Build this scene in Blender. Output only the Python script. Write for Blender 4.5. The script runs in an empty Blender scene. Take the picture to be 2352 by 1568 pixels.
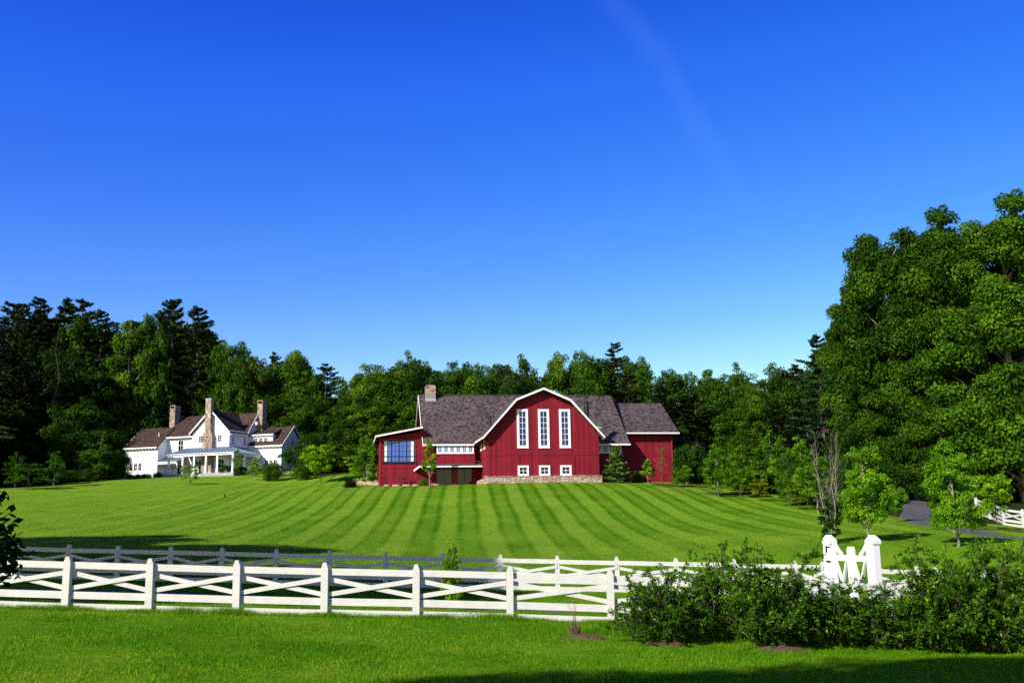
import bpy, math, random
import numpy as np
from mathutils import Matrix, Vector

# ------------------------------------------------------------------ camera, sky, sun, exposure
SC = bpy.context.scene
F = 2287.0; UC, VC = 1176.0, 784.0          # focal length and centre, in the units in which the place was surveyed
PITCH = math.atan(426 / F); ROLL = 0.0165; EYE = 2.57
cp, sp, cr, sr = math.cos(PITCH), math.sin(PITCH), math.cos(ROLL), math.sin(ROLL)
r0 = np.array([1, 0, 0.0]); u0 = np.array([0, -sp, cp]); FW = np.array([0, cp, sp])
RT = r0 * cr - u0 * sr; UP = u0 * cr + r0 * sr; C0 = np.array([0, 0, EYE])
cam = bpy.data.cameras.new('camera'); cam.lens = 35.0; cam.sensor_width = 36.0
cam.sensor_fit = 'HORIZONTAL'; cam.clip_start = 0.1; cam.clip_end = 4000
co = bpy.data.objects.new('camera', cam); SC.collection.objects.link(co)
M = Matrix.Identity(4)
for i in range(3):
    M[i][0], M[i][1], M[i][2], M[i][3] = RT[i], UP[i], -FW[i], C0[i]
co.matrix_world = M
SC.camera = co
def ray_dir(u, v):
    d = FW + RT * ((u - UC) / F) + UP * ((VC - v) / F); return d / np.linalg.norm(d)
SUN_EL, SUN_AZ = math.radians(30), math.radians(42)      # azimuth: left of straight behind the camera
sun_dir = Vector((-math.sin(SUN_AZ) * math.cos(SUN_EL), -math.cos(SUN_AZ) * math.cos(SUN_EL), math.sin(SUN_EL)))
W = bpy.data.worlds.new('World'); SC.world = W; W.use_nodes = True
nt = W.node_tree; nt.nodes.clear()
sky = nt.nodes.new('ShaderNodeTexSky'); sky.sky_type = 'NISHITA'; sky.sun_disc = False
sky.sun_elevation = SUN_EL; sky.sun_rotation = math.atan2(sun_dir.x, sun_dir.y)
sky.air_density = 1.0; sky.dust_density = 0.15; sky.ozone_density = 4.0
SKY, EXPO = 0.085, 0.80
bg = nt.nodes.new('ShaderNodeBackground'); bg.inputs['Strength'].default_value = SKY
ow = nt.nodes.new('ShaderNodeOutputWorld')
hs = nt.nodes.new('ShaderNodeHueSaturation'); hs.inputs['Saturation'].default_value = 1.32; hs.inputs['Hue'].default_value = 0.515
nt.links.new(sky.outputs[0], hs.inputs['Color'])
sep = nt.nodes.new('ShaderNodeSeparateColor'); com = nt.nodes.new('ShaderNodeCombineColor'); nt.links.new(hs.outputs[0], sep.inputs[0])
def _m(op, a, b):
    x = nt.nodes.new('ShaderNodeMath'); x.operation = op; nt.links.new(a, x.inputs[0]); x.inputs[1].default_value = b; return x.outputs[0]
for ch, (ex, gain) in enumerate(((1.35, 2.9), (1.33, 1.80), (0.35, 1.13))):     # deep, saturated blue overhead; pale at the skyline
    nt.links.new(_m('MULTIPLY', _m('POWER', _m('MULTIPLY', sep.outputs[ch], 0.151), ex), gain / 0.151), com.inputs[ch])
tc = nt.nodes.new('ShaderNodeTexCoord'); sx = nt.nodes.new('ShaderNodeSeparateXYZ'); nt.links.new(tc.outputs['Generated'], sx.inputs[0])
mr_ = nt.nodes.new('ShaderNodeMapRange'); nt.links.new(sx.outputs[2], mr_.inputs[0])
for k_, v_ in ((1, 0.42), (2, 0.85), (3, 1.0), (4, 0.22)): mr_.inputs[k_].default_value = v_
vm = nt.nodes.new('ShaderNodeVectorMath'); vm.operation = 'SCALE'; nt.links.new(com.outputs[0], vm.inputs[0]); nt.links.new(mr_.outputs[0], vm.inputs['Scale'])  # overhead sky, out of view, dimmed to weaken the fill in shaded parts
# a faint streak of high cloud, fixed in the sky
d1, d2 = Vector(ray_dir(1425, 0)), Vector(ray_dir(1600, 290)); nv = d1.cross(d2).normalized(); mid = ((d1 + d2) / 2).normalized()
def _v(op, a, b=None):
    x = nt.nodes.new('ShaderNodeVectorMath'); x.operation = op; nt.links.new(a, x.inputs[0])
    if b is not None: x.inputs[1].default_value = b
    return x
nv_ = nt.nodes.new('ShaderNodeTexNoise'); nt.links.new(tc.outputs['Generated'], nv_.inputs['Vector']); nv_.inputs['Scale'].default_value = 9; nv_.inputs['Detail'].default_value = 5
da = _m('ADD', _v('DOT_PRODUCT', tc.outputs['Generated'], nv).outputs['Value'], 0.0); ns = _m('MULTIPLY', _m('SUBTRACT', nv_.outputs['Fac'], 0.5), 0.045)
ad = nt.nodes.new('ShaderNodeMath'); ad.operation = 'ADD'; nt.links.new(da, ad.inputs[0]); nt.links.new(ns, ad.inputs[1])
ab = _m('ABSOLUTE', ad.outputs[0], 0); m1 = nt.nodes.new('ShaderNodeMapRange'); m1.interpolation_type = 'SMOOTHSTEP'; nt.links.new(ab, m1.inputs[0])
for k_, v_ in ((1, 0.021), (2, 0.0), (3, 0.0), (4, 1.0)): m1.inputs[k_].default_value = v_
m2 = nt.nodes.new('ShaderNodeMapRange'); m2.interpolation_type = 'SMOOTHSTEP'; nt.links.new(_v('DOT_PRODUCT', tc.outputs['Generated'], mid).outputs['Value'], m2.inputs[0])
for k_, v_ in ((1, 0.984), (2, 0.999), (3, 0.0), (4, 1.0)): m2.inputs[k_].default_value = v_
mm = nt.nodes.new('ShaderNodeMath'); mm.operation = 'MULTIPLY'; nt.links.new(m1.outputs[0], mm.inputs[0]); nt.links.new(m2.outputs[0], mm.inputs[1])
cl = nt.nodes.new('ShaderNodeMix'); cl.data_type = 'RGBA'; nt.links.new(_m('MULTIPLY', mm.outputs[0], 0.03), cl.inputs[0]); nt.links.new(vm.outputs[0], cl.inputs[6]); cl.inputs[7].default_value = (3.2, 5.6, 8.0, 1)
nt.links.new(cl.outputs[2], bg.inputs['Color'])
nt.links.new(bg.outputs[0], ow.inputs['Surface'])
sl = bpy.data.lights.new('sun', 'SUN'); sl.energy = 4.6; sl.angle = math.radians(0.53); sl.color = (1.0, 0.93, 0.83)
so = bpy.data.objects.new('sun', sl); SC.collection.objects.link(so)
so.rotation_euler = (-sun_dir).to_track_quat('-Z', 'Y').to_euler()
SC.view_settings.view_transform = 'Standard'; SC.view_settings.look = 'None'
SC.view_settings.exposure = EXPO; SC.view_settings.gamma = 1.0
SC.cycles.max_bounces = 6; SC.cycles.diffuse_bounces = 3; SC.cycles.transmission_bounces = 4
SC.cycles.use_denoising = False; SC.cycles.sample_clamp_indirect = 2.5

COL = SC.collection
rng = np.random.default_rng(7)

# ------------------------------------------------------------------ survey helpers
def ray(u, v): return FW + RT * ((u - UC) / F) + UP * ((VC - v) / F)
def at(u, v, Y):
    d = ray(u, v); return C0 + d * (Y / d[1])
def proj(p):
    d = np.asarray(p) - C0; w = d @ FW
    return UC + F * (d @ RT) / w, VC - F * (d @ UP) / w

# ground heights: survey points (thin-plate spline through them)
_pts = [tuple(at(*a)) for a in [
    (-300, 1385, 27.5), (150, 1399, 27.5), (745, 1414, 27.5), (1171, 1423, 27.5), (1403, 1431, 27.5), (1900, 1447, 27.5), (2400, 1462, 27.5),
    (-200, 1320, 42), (153, 1330, 42), (700, 1343, 42), (1150, 1352, 42), (1690, 1362, 42), (2150, 1374, 42), (2600, 1384, 42),
    (1176, 1279, 59), (1176, 1239, 70), (1176, 1200, 80), (1176, 1166, 90), (1176, 1136, 100), (1176, 1117, 108), (1176, 1109, 113), (1176, 1110, 120),
    (0, 1255, 55), (0, 1200, 76), (0, 1160, 96), (0, 1122, 124), (0, 1121, 132), (480, 1264, 54), (480, 1200, 78), (480, 1150, 105), (480, 1112, 133), (480, 1095, 150), (480, 1094, 160),
    (300, 1098, 145), (800, 1272, 56), (800, 1205, 79), (800, 1150, 101), (800, 1116, 117), (860, 1089, 138), (700, 1108, 135),
    (1560, 1112, 113), (1560, 1200, 79), (1700, 1141, 98), (1700, 1250, 58), (1700, 1200, 75), (1860, 1178, 80), (2000, 1245, 53), (2000, 1196, 71),
    (2203, 1256, 50), (2352, 1262, 48), (2352, 1238, 58), (2310, 1212, 75), (2103, 1194, 70), (2097, 1155, 94)]]
_pts += [(-25, 16, .95), (0, 16, .02), (25, 16, -.9), (-20, 5, .7), (0, 5, 0), (20, 5, -.7), (0, -30, .2), (-40, -30, 1.5), (40, -30, -1.2),
         (-60, 30, 2.3), (-60, 60, 3.2), (60, 30, -1.8), (60, 60, .8), (0, 34.5, -.06), (15, 34.5, -.7), (-15, 34.5, .62), (70, 100, 4), (75, 140, 8),
         (-63, 163, 11.3), (-57, 172, 11.5), (-50, 160, 11.2), (-41, 158, 11.5), (-71, 161, 10.9), (-66, 172, 12.0), (-46, 170, 12.0), (-15, 124, 7.75), (20, 130, 8.0), (10, 150, 10), (40, 150, 10), (0, 185, 14), (60, 190, 14), (-30, 185, 18), (-82, 152, 11.5), (-78, 192, 23), (-50, 192, 20),
         (-110, 180, 26), (-110, 130, 12), (-60, 230, 34), (0, 230, 22), (80, 230, 20), (-150, 230, 42), (-120, 60, 6), (120, 60, 2), (120, 200, 16)]
_P = np.array(_pts, float); _c = _P[:, :2] / 100.0
def _phi(r2):
    return np.where(r2 > 1e-12, 0.5 * r2 * np.log(np.maximum(r2, 1e-12)), 0.0)
def _fit():
    n = len(_c); d2 = ((_c[:, None] - _c[None]) ** 2).sum(-1)
    A = np.zeros((n + 3, n + 3)); A[:n, :n] = _phi(d2) + np.eye(n) * 2e-5
    A[:n, n] = 1; A[:n, n + 1:] = _c; A[n, :n] = 1; A[n + 1:, :n] = _c.T
    return np.linalg.solve(A, np.concatenate([_P[:, 2], np.zeros(3)]))
_w = _fit()
def ground(x, y):
    x = np.atleast_1d(np.asarray(x, float)); y = np.atleast_1d(np.asarray(y, float))
    xc, yc = np.clip(x, -170, 140), np.clip(y, -45, 250)
    q = np.stack([xc, yc], -1) / 100.0
    d2 = ((q[:, None] - _c[None]) ** 2).sum(-1)
    n = len(_c)
    return _phi(d2) @ _w[:n] + _w[n] + q @ _w[n + 1:]
def gz(x, y): return float(ground(x, y)[0])
def gp(u, Y, v=1150):
    p = at(u, v, Y); return np.array([p[0], Y, gz(p[0], Y)])
def ghit(u, v, y0=14, y1=200):
    ys = np.arange(y0, y1, 0.25); d = ray(u, v)
    P = C0[None] + d[None] * (ys / d[1])[:, None]
    below = P[:, 2] <= ground(P[:, 0], P[:, 1])
    k = int(np.argmax(below)) if below.any() else len(ys) - 1
    return np.array([P[k, 0], P[k, 1], gz(P[k, 0], P[k, 1])])

# ------------------------------------------------------------------ mesh and object helpers
class MB:
    """collects polygons; build() links them as ONE mesh object with metre-scaled UVs"""
    def __init__(s): s.v = []; s.f = []
    def poly(s, pts):
        n = len(s.v); s.v += [tuple(map(float, p)) for p in pts]; s.f.append(tuple(range(n, n + len(pts))))
    def box(s, x0, x1, y0, y1, z0, z1):
        n = len(s.v)
        s.v += [(x0, y0, z0), (x1, y0, z0), (x1, y1, z0), (x0, y1, z0), (x0, y0, z1), (x1, y0, z1), (x1, y1, z1), (x0, y1, z1)]
        for q in ((0, 3, 2, 1), (4, 5, 6, 7), (0, 1, 5, 4), (1, 2, 6, 5), (2, 3, 7, 6), (3, 0, 4, 7)):
            s.f.append(tuple(n + i for i in q))
    def prism(s, pts, off):
        """polygon pts (3D) extruded by vector off"""
        n = len(s.v); k = len(pts); off = np.asarray(off, float)
        s.v += [tuple(map(float, p)) for p in pts] + [tuple(np.asarray(p, float) + off) for p in pts]
        s.f.append(tuple(range(n + k - 1, n - 1, -1))); s.f.append(tuple(range(n + k, n + 2 * k)))
        for i in range(k):
            j = (i + 1) % k; s.f.append((n + i, n + j, n + k + j, n + k + i))
    def bar(s, a, b, w, h, up=(0, 0, 1)):
        a = np.asarray(a, float); b = np.asarray(b, float); d = b - a; d /= np.linalg.norm(d)
        side = np.cross(d, up); side /= np.linalg.norm(side); u2 = np.cross(side, d)
        pts = [a + side * (w / 2 * i) + u2 * (h / 2 * j) for i, j in ((-1, -1), (1, -1), (1, 1), (-1, 1))]
        s.prism(pts, b - a)
    def tube(s, path, rad, n=6, cap=True):
        path = [np.asarray(p, float) for p in path]; base = len(s.v)
        for i, p in enumerate(path):
            d = path[min(i + 1, len(path) - 1)] - path[max(i - 1, 0)]; d /= max(np.linalg.norm(d), 1e-9)
            a = np.cross(d, (0.31, 0.95, 0.1)); a /= max(np.linalg.norm(a), 1e-9); b = np.cross(d, a)
            for k in range(n):
                t = 2 * math.pi * k / n
                s.v.append(tuple(p + (a * math.cos(t) + b * math.sin(t)) * rad[i]))
        for i in range(len(path) - 1):
            for k in range(n):
                k2 = (k + 1) % n
                s.f.append((base + i * n + k, base + i * n + k2, base + (i + 1) * n + k2, base + (i + 1) * n + k))
        if cap:
            s.f.append(tuple(base + k for k in range(n - 1, -1, -1))); e = base + (len(path) - 1) * n
            s.f.append(tuple(e + k for k in range(n)))
    def lathe(s, prof, n=16, c=(0, 0)):
        base = len(s.v)
        for r, z in prof:
            for k in range(n):
                t = 2 * math.pi * k / n; s.v.append((c[0] + r * math.cos(t), c[1] + r * math.sin(t), z))
        for i in range(len(prof) - 1):
            for k in range(n):
                k2 = (k + 1) % n
                s.f.append((base + i * n + k, base + i * n + k2, base + (i + 1) * n + k2, base + (i + 1) * n + k))
        e = base + (len(prof) - 1) * n
        s.f.append(tuple(base + k for k in range(n - 1, -1, -1))); s.f.append(tuple(e + k for k in range(n)))
    def split(s, name, mat, parent, groups=None):
        """one object for each primitive (groups: list of index lists to keep together)"""
        marks = []                                     # islands: runs of faces that share vertices
        for f in s.f:
            cur = [min(f), max(f), [f]]
            for k in [k for k in marks if k[0] <= cur[1] and cur[0] <= k[1]]:
                marks.remove(k); cur = [min(cur[0], k[0]), max(cur[1], k[1]), k[2] + cur[2]]
            marks.append(cur)
        for a, b, fs in marks:
            m = MB(); m.v = s.v[a:b + 1]; m.f = [tuple(i - a for i in f) for f in fs]; m.build(name, mat, parent)
    def build(s, name, mat, parent=None, smooth=False):
        me = bpy.data.meshes.new(name); me.from_pydata(s.v, [], s.f); me.update()
        uv = me.uv_layers.new(name='UVMap'); V = np.array(s.v)
        out = np.zeros((len(me.loops), 2)); li = 0
        for p in me.polygons:
            n = np.array(p.normal)
            if abs(n[2]) > 0.985: a, b = np.array([1, 0, 0.]), np.array([0, 1, 0.])
            else:
                a = np.cross((0, 0, 1), n); a /= np.linalg.norm(a); b = np.cross(n, a)
            q = V[list(p.vertices)]; k = len(q)
            out[p.loop_start:p.loop_start + k, 0] = q @ a; out[p.loop_start:p.loop_start + k, 1] = q @ b
        uv.data.foreach_set('uv', out.ravel())
        if smooth: me.polygons.foreach_set('use_smooth', np.ones(len(me.polygons), bool))
        if mat: me.materials.append(mat)
        return link(name, me, parent)
def link(name, data, parent=None):
    o = bpy.data.objects.new(name, data); COL.objects.link(o)
    if parent is not None: o.parent = parent
    return o
def tag(o, label=None, cat=None, group=None, kind=None):
    if label: o['label'] = label
    if cat: o['category'] = cat
    if group: o['group'] = group
    if kind: o['kind'] = kind
    return o
def thing(name, label, cat, loc=(0, 0, 0), rz=0.0, group=None):
    o = link(name, None); o.location = loc; o.rotation_euler = (0, 0, rz); o.empty_display_size = 0.3
    return tag(o, label, cat, group)
def quads_mesh(name, V, tint, mat, k=4):
    """V (N*k,3) loose polygons of k corners, tint (N,)"""
    n = len(V) // k; me = bpy.data.meshes.new(name)
    me.vertices.add(n * k); me.vertices.foreach_set('co', V.astype(np.float32).ravel())
    me.loops.add(n * k); me.loops.foreach_set('vertex_index', np.arange(n * k, dtype=np.int32))
    me.polygons.add(n); me.polygons.foreach_set('loop_start', np.arange(0, n * k, k, dtype=np.int32))
    me.polygons.foreach_set('loop_total', np.full(n, k, dtype=np.int32))
    me.update(calc_edges=True)
    at_ = me.attributes.new('tint', 'FLOAT', 'FACE'); at_.data.foreach_set('value', tint.astype(np.float32))
    me.materials.append(mat); return me

# ------------------------------------------------------------------ materials
class NB:
    def __init__(s, name):
        s.m = bpy.data.materials.new(name); s.m.use_nodes = True; s.t = s.m.node_tree; s.t.nodes.clear()
        s.out = s.n('ShaderNodeOutputMaterial')
    def n(s, typ, ins=None, **kw):
        x = s.t.nodes.new(typ)
        for k, v in kw.items(): setattr(x, k, v)
        for k, v in (ins or {}).items(): s.set(x.inputs[k], v)
        return x
    def set(s, sock, v):
        if isinstance(v, bpy.types.NodeSocket): s.t.links.new(v, sock)
        elif isinstance(v, bpy.types.Node): s.t.links.new(v.outputs[0], sock)
        elif hasattr(sock, 'default_value'):
            if sock.type == 'RGBA' and len(v) == 3: v = (*v, 1)
            sock.default_value = v
    def math(s, op, a, b=0.0, c=0.0, clamp=False):
        x = s.n('ShaderNodeMath', {0: a, 1: b, 2: c}, operation=op); x.use_clamp = clamp; return x.outputs[0]
    def mix(s, f, a, b, mode='MIX'):
        x = s.n('ShaderNodeMix', data_type='RGBA', blend_type=mode)
        s.set(x.inputs[0], f); s.set(x.inputs[6], a); s.set(x.inputs[7], b); return x.outputs[2]
    def ramp(s, f, stops):
        x = s.n('ShaderNodeValToRGB', {0: f}); e = x.color_ramp.elements
        while len(e) < len(stops): e.new(0.5)
        for i, (p, c) in enumerate(stops):
            e[i].position = p; e[i].color = (*c, 1) if len(c) == 3 else c
        return x.outputs[0]
    def noise(s, vec, scale, detail=3.0, rough=0.55):
        return s.n('ShaderNodeTexNoise', {'Vector': vec, 'Scale': scale, 'Detail': detail, 'Roughness': rough}).outputs['Fac']
    def mapping(s, vec, scale): return s.n('ShaderNodeMapping', {'Vector': vec, 'Scale': scale}).outputs[0]
    def bump(s, h, strength, dist=0.02): return s.n('ShaderNodeBump', {'Height': h, 'Strength': strength, 'Distance': dist}).outputs[0]
    def pbsdf(s, color, rough=0.7, spec=0.3, metal=0.0, normal=None, ior=None):
        x = s.n('ShaderNodeBsdfPrincipled', {'Base Color': color, 'Roughness': rough, 'Metallic': metal, 'Specular IOR Level': spec})
        if normal is not None: s.set(x.inputs['Normal'], normal)
        if ior: x.inputs['IOR'].default_value = ior
        return x
    def done(s, sh): s.t.links.new(sh.outputs[0], s.out.inputs['Surface']); return s.m
    def uv(s): return s.n('ShaderNodeUVMap', uv_map='UVMap').outputs[0]
    def obj(s): return s.n('ShaderNodeTexCoord').outputs['Object']
    def geo(s): return s.n('ShaderNodeNewGeometry').outputs['Position']

def m_planks(name, base, width=0.3, rough=0.75):
    b = NB(name); uv = b.uv(); sx = b.n('ShaderNodeSeparateXYZ', {0: uv})
    c = b.math('DIVIDE', sx.outputs[0], width); cell = b.math('FLOOR', c); fr = b.math('FRACT', c)
    wn = b.n('ShaderNodeTexWhiteNoise', {'W': cell}, noise_dimensions='1D').outputs[0]
    grain = b.noise(b.mapping(uv, (14, 0.8, 1)), 1.0, 4)
    patch = b.noise(uv, 0.5, 3)
    val = b.math('ADD', b.math('MULTIPLY', wn, 0.30), b.math('ADD', b.math('MULTIPLY', grain, 0.45), b.math('MULTIPLY', patch, 0.4)))
    dk = tuple(x * 0.55 for x in base); lt = tuple(min(1, x * 1.35) for x in base)
    col = b.ramp(val, [(0.3, dk), (0.85, lt)])
    gap = b.math('LESS_THAN', b.math('MINIMUM', fr, b.math('SUBTRACT', 1.0, fr)), b.math('MULTIPLY', wn, 0.055))
    col = b.mix(b.math('MULTIPLY', gap, 0.75), col, tuple(x * 0.2 for x in base))
    h = b.math('SUBTRACT', b.math('MULTIPLY', grain, 0.25), gap)
    return b.done(b.pbsdf(col, rough, 0.2, normal=b.bump(h, 0.5, 0.012)))
def m_shingle(name, dk, lt, row=0.27):
    b = NB(name); uv = b.uv()
    br = b.n('ShaderNodeTexBrick', {'Vector': uv, 'Color1': (0, 0, 0), 'Color2': (1, 1, 1), 'Mortar': (0.5, 0.5, 0.5), 'Scale': 1.0,
                                    'Mortar Size': 0.012, 'Mortar Smooth': 0.2, 'Bias': 0.0, 'Brick Width': 0.3, 'Row Height': row}, offset=0.37)
    n = b.noise(b.mapping(uv, (1.0, 2.4, 1)), 3.0, 5, 0.7); n2 = b.noise(uv, 0.35, 3)
    f = b.math('ADD', b.math('MULTIPLY', br.outputs[0], 0.42), b.math('ADD', b.math('MULTIPLY', n, 0.42), b.math('MULTIPLY', n2, 0.16)))
    col = b.ramp(f, [(0.25, dk), (0.95, lt)])
    sy = b.n('ShaderNodeSeparateXYZ', {0: uv}).outputs[1]
    fr = b.math('FRACT', b.math('DIVIDE', sy, row))
    col = b.mix(b.math('MULTIPLY', br.outputs['Fac'], 0.8), col, tuple(x * 0.25 for x in dk))
    h = b.math('ADD', b.math('SUBTRACT', 1.0, fr), b.math('MULTIPLY', br.outputs[0], 0.25))
    return b.done(b.pbsdf(col, 0.8, 0.25, normal=b.bump(h, 0.9, 0.03)))
def m_stone(name, scale, cols, flat=1.0):
    b = NB(name); uv = b.mapping(b.uv(), (scale, scale * flat, 1))
    wob = b.n('ShaderNodeTexNoise', {'Vector': uv, 'Scale': 1.3, 'Detail': 2.0})
    v = b.n('ShaderNodeVectorMath', {0: uv, 1: b.n('ShaderNodeVectorMath', {0: wob.outputs['Color'], 'Scale': 0.45}, operation='SCALE')}, operation='ADD')
    c1 = b.n('ShaderNodeTexVoronoi', {'Vector': v, 'Scale': 1.0, 'Randomness': 0.85}, voronoi_dimensions='2D')
    e = b.n('ShaderNodeTexVoronoi', {'Vector': v, 'Scale': 1.0, 'Randomness': 0.85}, voronoi_dimensions='2D', feature='DISTANCE_TO_EDGE')
    r = b.n('ShaderNodeSeparateColor', {0: c1.outputs['Color']}).outputs[0]
    n = b.noise(b.uv(), 9, 4)
    f = b.math('ADD', b.math('MULTIPLY', r, 0.8), b.math('MULTIPLY', n, 0.25))
    col = b.ramp(f, [(0.1 + 0.8 * i / (len(cols) - 1), c) for i, c in enumerate(cols)])
    mort = b.math('LESS_THAN', e.outputs['Distance'], 0.035)
    col = b.mix(b.math('MULTIPLY', mort, 0.8), col, (0.1, 0.08, 0.065))
    h = b.math('MINIMUM', e.outputs['Distance'], 0.16)
    return b.done(b.pbsdf(col, 0.85, 0.2, normal=b.bump(h, 1.0, 0.25)))
def m_clap(name, base):
    b = NB(name); uv = b.uv(); sy = b.n('ShaderNodeSeparateXYZ', {0: uv}).outputs[1]
    fr = b.math('FRACT', b.math('DIVIDE', sy, 0.16)); n = b.noise(uv, 1.2, 3)
    ln = b.math('LESS_THAN', fr, 0.12)
    col = b.mix(b.math('MULTIPLY', n, 0.18), base, tuple(x * 0.75 for x in base))
    col = b.mix(b.math('MULTIPLY', ln, 0.35), col, tuple(x * 0.5 for x in base))
    return b.done(b.pbsdf(col, 0.55, 0.3, normal=b.bump(b.math('SUBTRACT', 1.0, fr), 0.2, 0.01)))
def m_paint(name, base, rough=0.5, grain=0.12, spec=0.3, knots=False):
    b = NB(name); uv = b.uv(); n = b.noise(b.obj(), 3.0, 5, 0.7); n2 = b.noise(b.mapping(b.obj(), (2, 12, 30)), 1.0, 3)
    f = b.math('MULTIPLY', b.math('ADD', n, n2), grain)
    col = b.mix(f, base, tuple(x * 0.45 for x in base))
    if knots:
        k = b.ramp(b.noise(b.mapping(b.obj(), (5, 5, 11)), 1.0, 3, 0.6), [(0.66, (0, 0, 0)), (0.73, (1, 1, 1))])
        col = b.mix(b.math('MULTIPLY', k, 0.3), col, (0.36, 0.31, 0.22))
    return b.done(b.pbsdf(col, rough, spec, normal=b.bump(n2, 0.12, 0.01)))
def m_plain(name, base, rough=0.6, metal=0.0, spec=0.3):
    b = NB(name); n = b.noise(b.obj(), 6.0, 4)
    col = b.mix(n, tuple(x * 0.8 for x in base), tuple(min(1, x * 1.15) for x in base))
    return b.done(b.pbsdf(col, rough, spec, metal))
def m_glass(name, base, ior=2.0):
    b = NB(name); n = b.noise(b.obj(), 0.8, 2)
    return b.done(b.pbsdf(base, 0.03, 0.5, ior=ior, normal=b.bump(n, 0.03, 0.05)))
def m_bark(name, base):
    b = NB(name); o = b.obj(); n = b.noise(b.mapping(o, (9, 9, 1.6)), 1.0, 5, 0.65); p = b.noise(o, 0.8, 2)
    col = b.ramp(b.math('ADD', b.math('MULTIPLY', n, 0.7), b.math('MULTIPLY', p, 0.35)), [(0.25, tuple(x * 0.4 for x in base)), (0.8, tuple(x * 1.4 for x in base))])
    return b.done(b.pbsdf(col, 0.9, 0.1, normal=b.bump(n, 0.8, 0.04)))
def m_leaf(name, dk, md, lt, trans=0.2, spec=0.06):
    """leaf colour from the per-leaf 'tint' attribute, times the object's own colour (species / age; painted shade in the left wood)"""
    b = NB(name); t = b.n('ShaderNodeAttribute', attribute_name='tint').outputs['Fac']
    oi = b.n('ShaderNodeObjectInfo')
    t2 = b.math('ADD', t, b.math('MULTIPLY', b.math('SUBTRACT', oi.outputs['Random'], 0.5), 0.16))
    col = b.ramp(t2, [(0.08, dk), (0.5, md), (0.95, lt)])
    col = b.mix(1.0, col, oi.outputs['Color'], 'MULTIPLY')
    d = b.pbsdf(col, 0.55, spec)
    tr = b.n('ShaderNodeBsdfTranslucent', {'Color': b.mix(0.5, col, b.mix(1.0, col, (1.3, 1.5, 0.5), 'MULTIPLY'))})
    return b.done(b.n('ShaderNodeMixShader', {0: trans, 1: d, 2: tr}))
def grass_nodes(b):
    """mown-lawn colour by place: stripes of cut direction, drier and lusher patches"""
    g = b.geo(); s = b.n('ShaderNodeSeparateXYZ', {0: g}); x, y = s.outputs[0], s.outputs[1]
    wob = b.math('MULTIPLY', b.math('SUBTRACT', b.noise(b.mapping(g, (0.05, 0.05, 0)), 1.0, 2), 0.5), 0.7)
    q = b.math('ADD', b.math('ADD', x, b.math('MULTIPLY', b.math('SUBTRACT', y, 112.0), 0.054)), b.math('ADD', wob, 300.0 + 5.24 + 1.6))
    ph = b.math('SUBTRACT', b.math('FRACT', b.math('DIVIDE', q, 3.19)), 0.5)          # -0.5 to 0.5 across one pass
    a = b.math('ABSOLUTE', ph)
    inner = b.n('ShaderNodeMapRange', {'Value': a, 1: 0.27, 2: 0.18, 3: 0.0, 4: 1.0}, clamp=True).outputs[0]
    edge = b.n('ShaderNodeMapRange', {'Value': b.math('ABSOLUTE', b.math('SUBTRACT', a, 0.225)), 1: 0.11, 2: 0.02, 3: 0.0, 4: 1.0}, clamp=True).outputs[0]
    brk = b.noise(b.mapping(g, (0.12, 0.12, 0)), 1.0, 3)
    lawn = b.n('ShaderNodeMapRange', {'Value': y, 1: 43.0, 2: 62.0, 3: 0.0, 4: 1.0}, clamp=True).outputs[0]
    far = b.n('ShaderNodeMapRange', {'Value': y, 1: 60.0, 2: 96.0, 3: 0.2, 4: 1.0}, clamp=True).outputs[0]
    left = b.n('ShaderNodeMapRange', {'Value': x, 1: -42.0, 2: -10.0, 3: 0.15, 4: 1.0}, clamp=True).outputs[0]
    dark = b.math('ADD', b.math('MULTIPLY', inner, 0.36), b.math('MULTIPLY', b.math('MULTIPLY', edge, far), 1.0))
    dark = b.math('MULTIPLY', b.math('MULTIPLY', dark, left), b.math('MULTIPLY', lawn, b.math('SUBTRACT', b.math('MULTIPLY', brk, 2.6), 0.35)), clamp=True)
    n1 = b.noise(g, 0.22, 4, 0.6); n2 = b.noise(g, 2.2, 4, 0.7); n3 = b.noise(b.mapping(g, (1, 0.6, 1)), 9.0, 3, 0.7)
    f = b.math('ADD', b.math('MULTIPLY', n1, 0.5), b.math('ADD', b.math('MULTIPLY', n2, 0.3), b.math('MULTIPLY', n3, 0.3)))
    col = b.ramp(f, [(0.34, (0.026, 0.102, 0.001)), (0.50, (0.073, 0.203, 0.003)), (0.63, (0.145, 0.263, 0.010)), (0.74, (0.29, 0.285, 0.055))])
    pale = b.mix(b.math('MULTIPLY', lawn, b.math('SUBTRACT', 1.0, dark)), col, b.mix(0.5, col, (0.205, 0.32, 0.030)))
    return b.mix(dark, pale, b.mix(0.5, col, (0.020, 0.095, 0.001))), f, g
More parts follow.
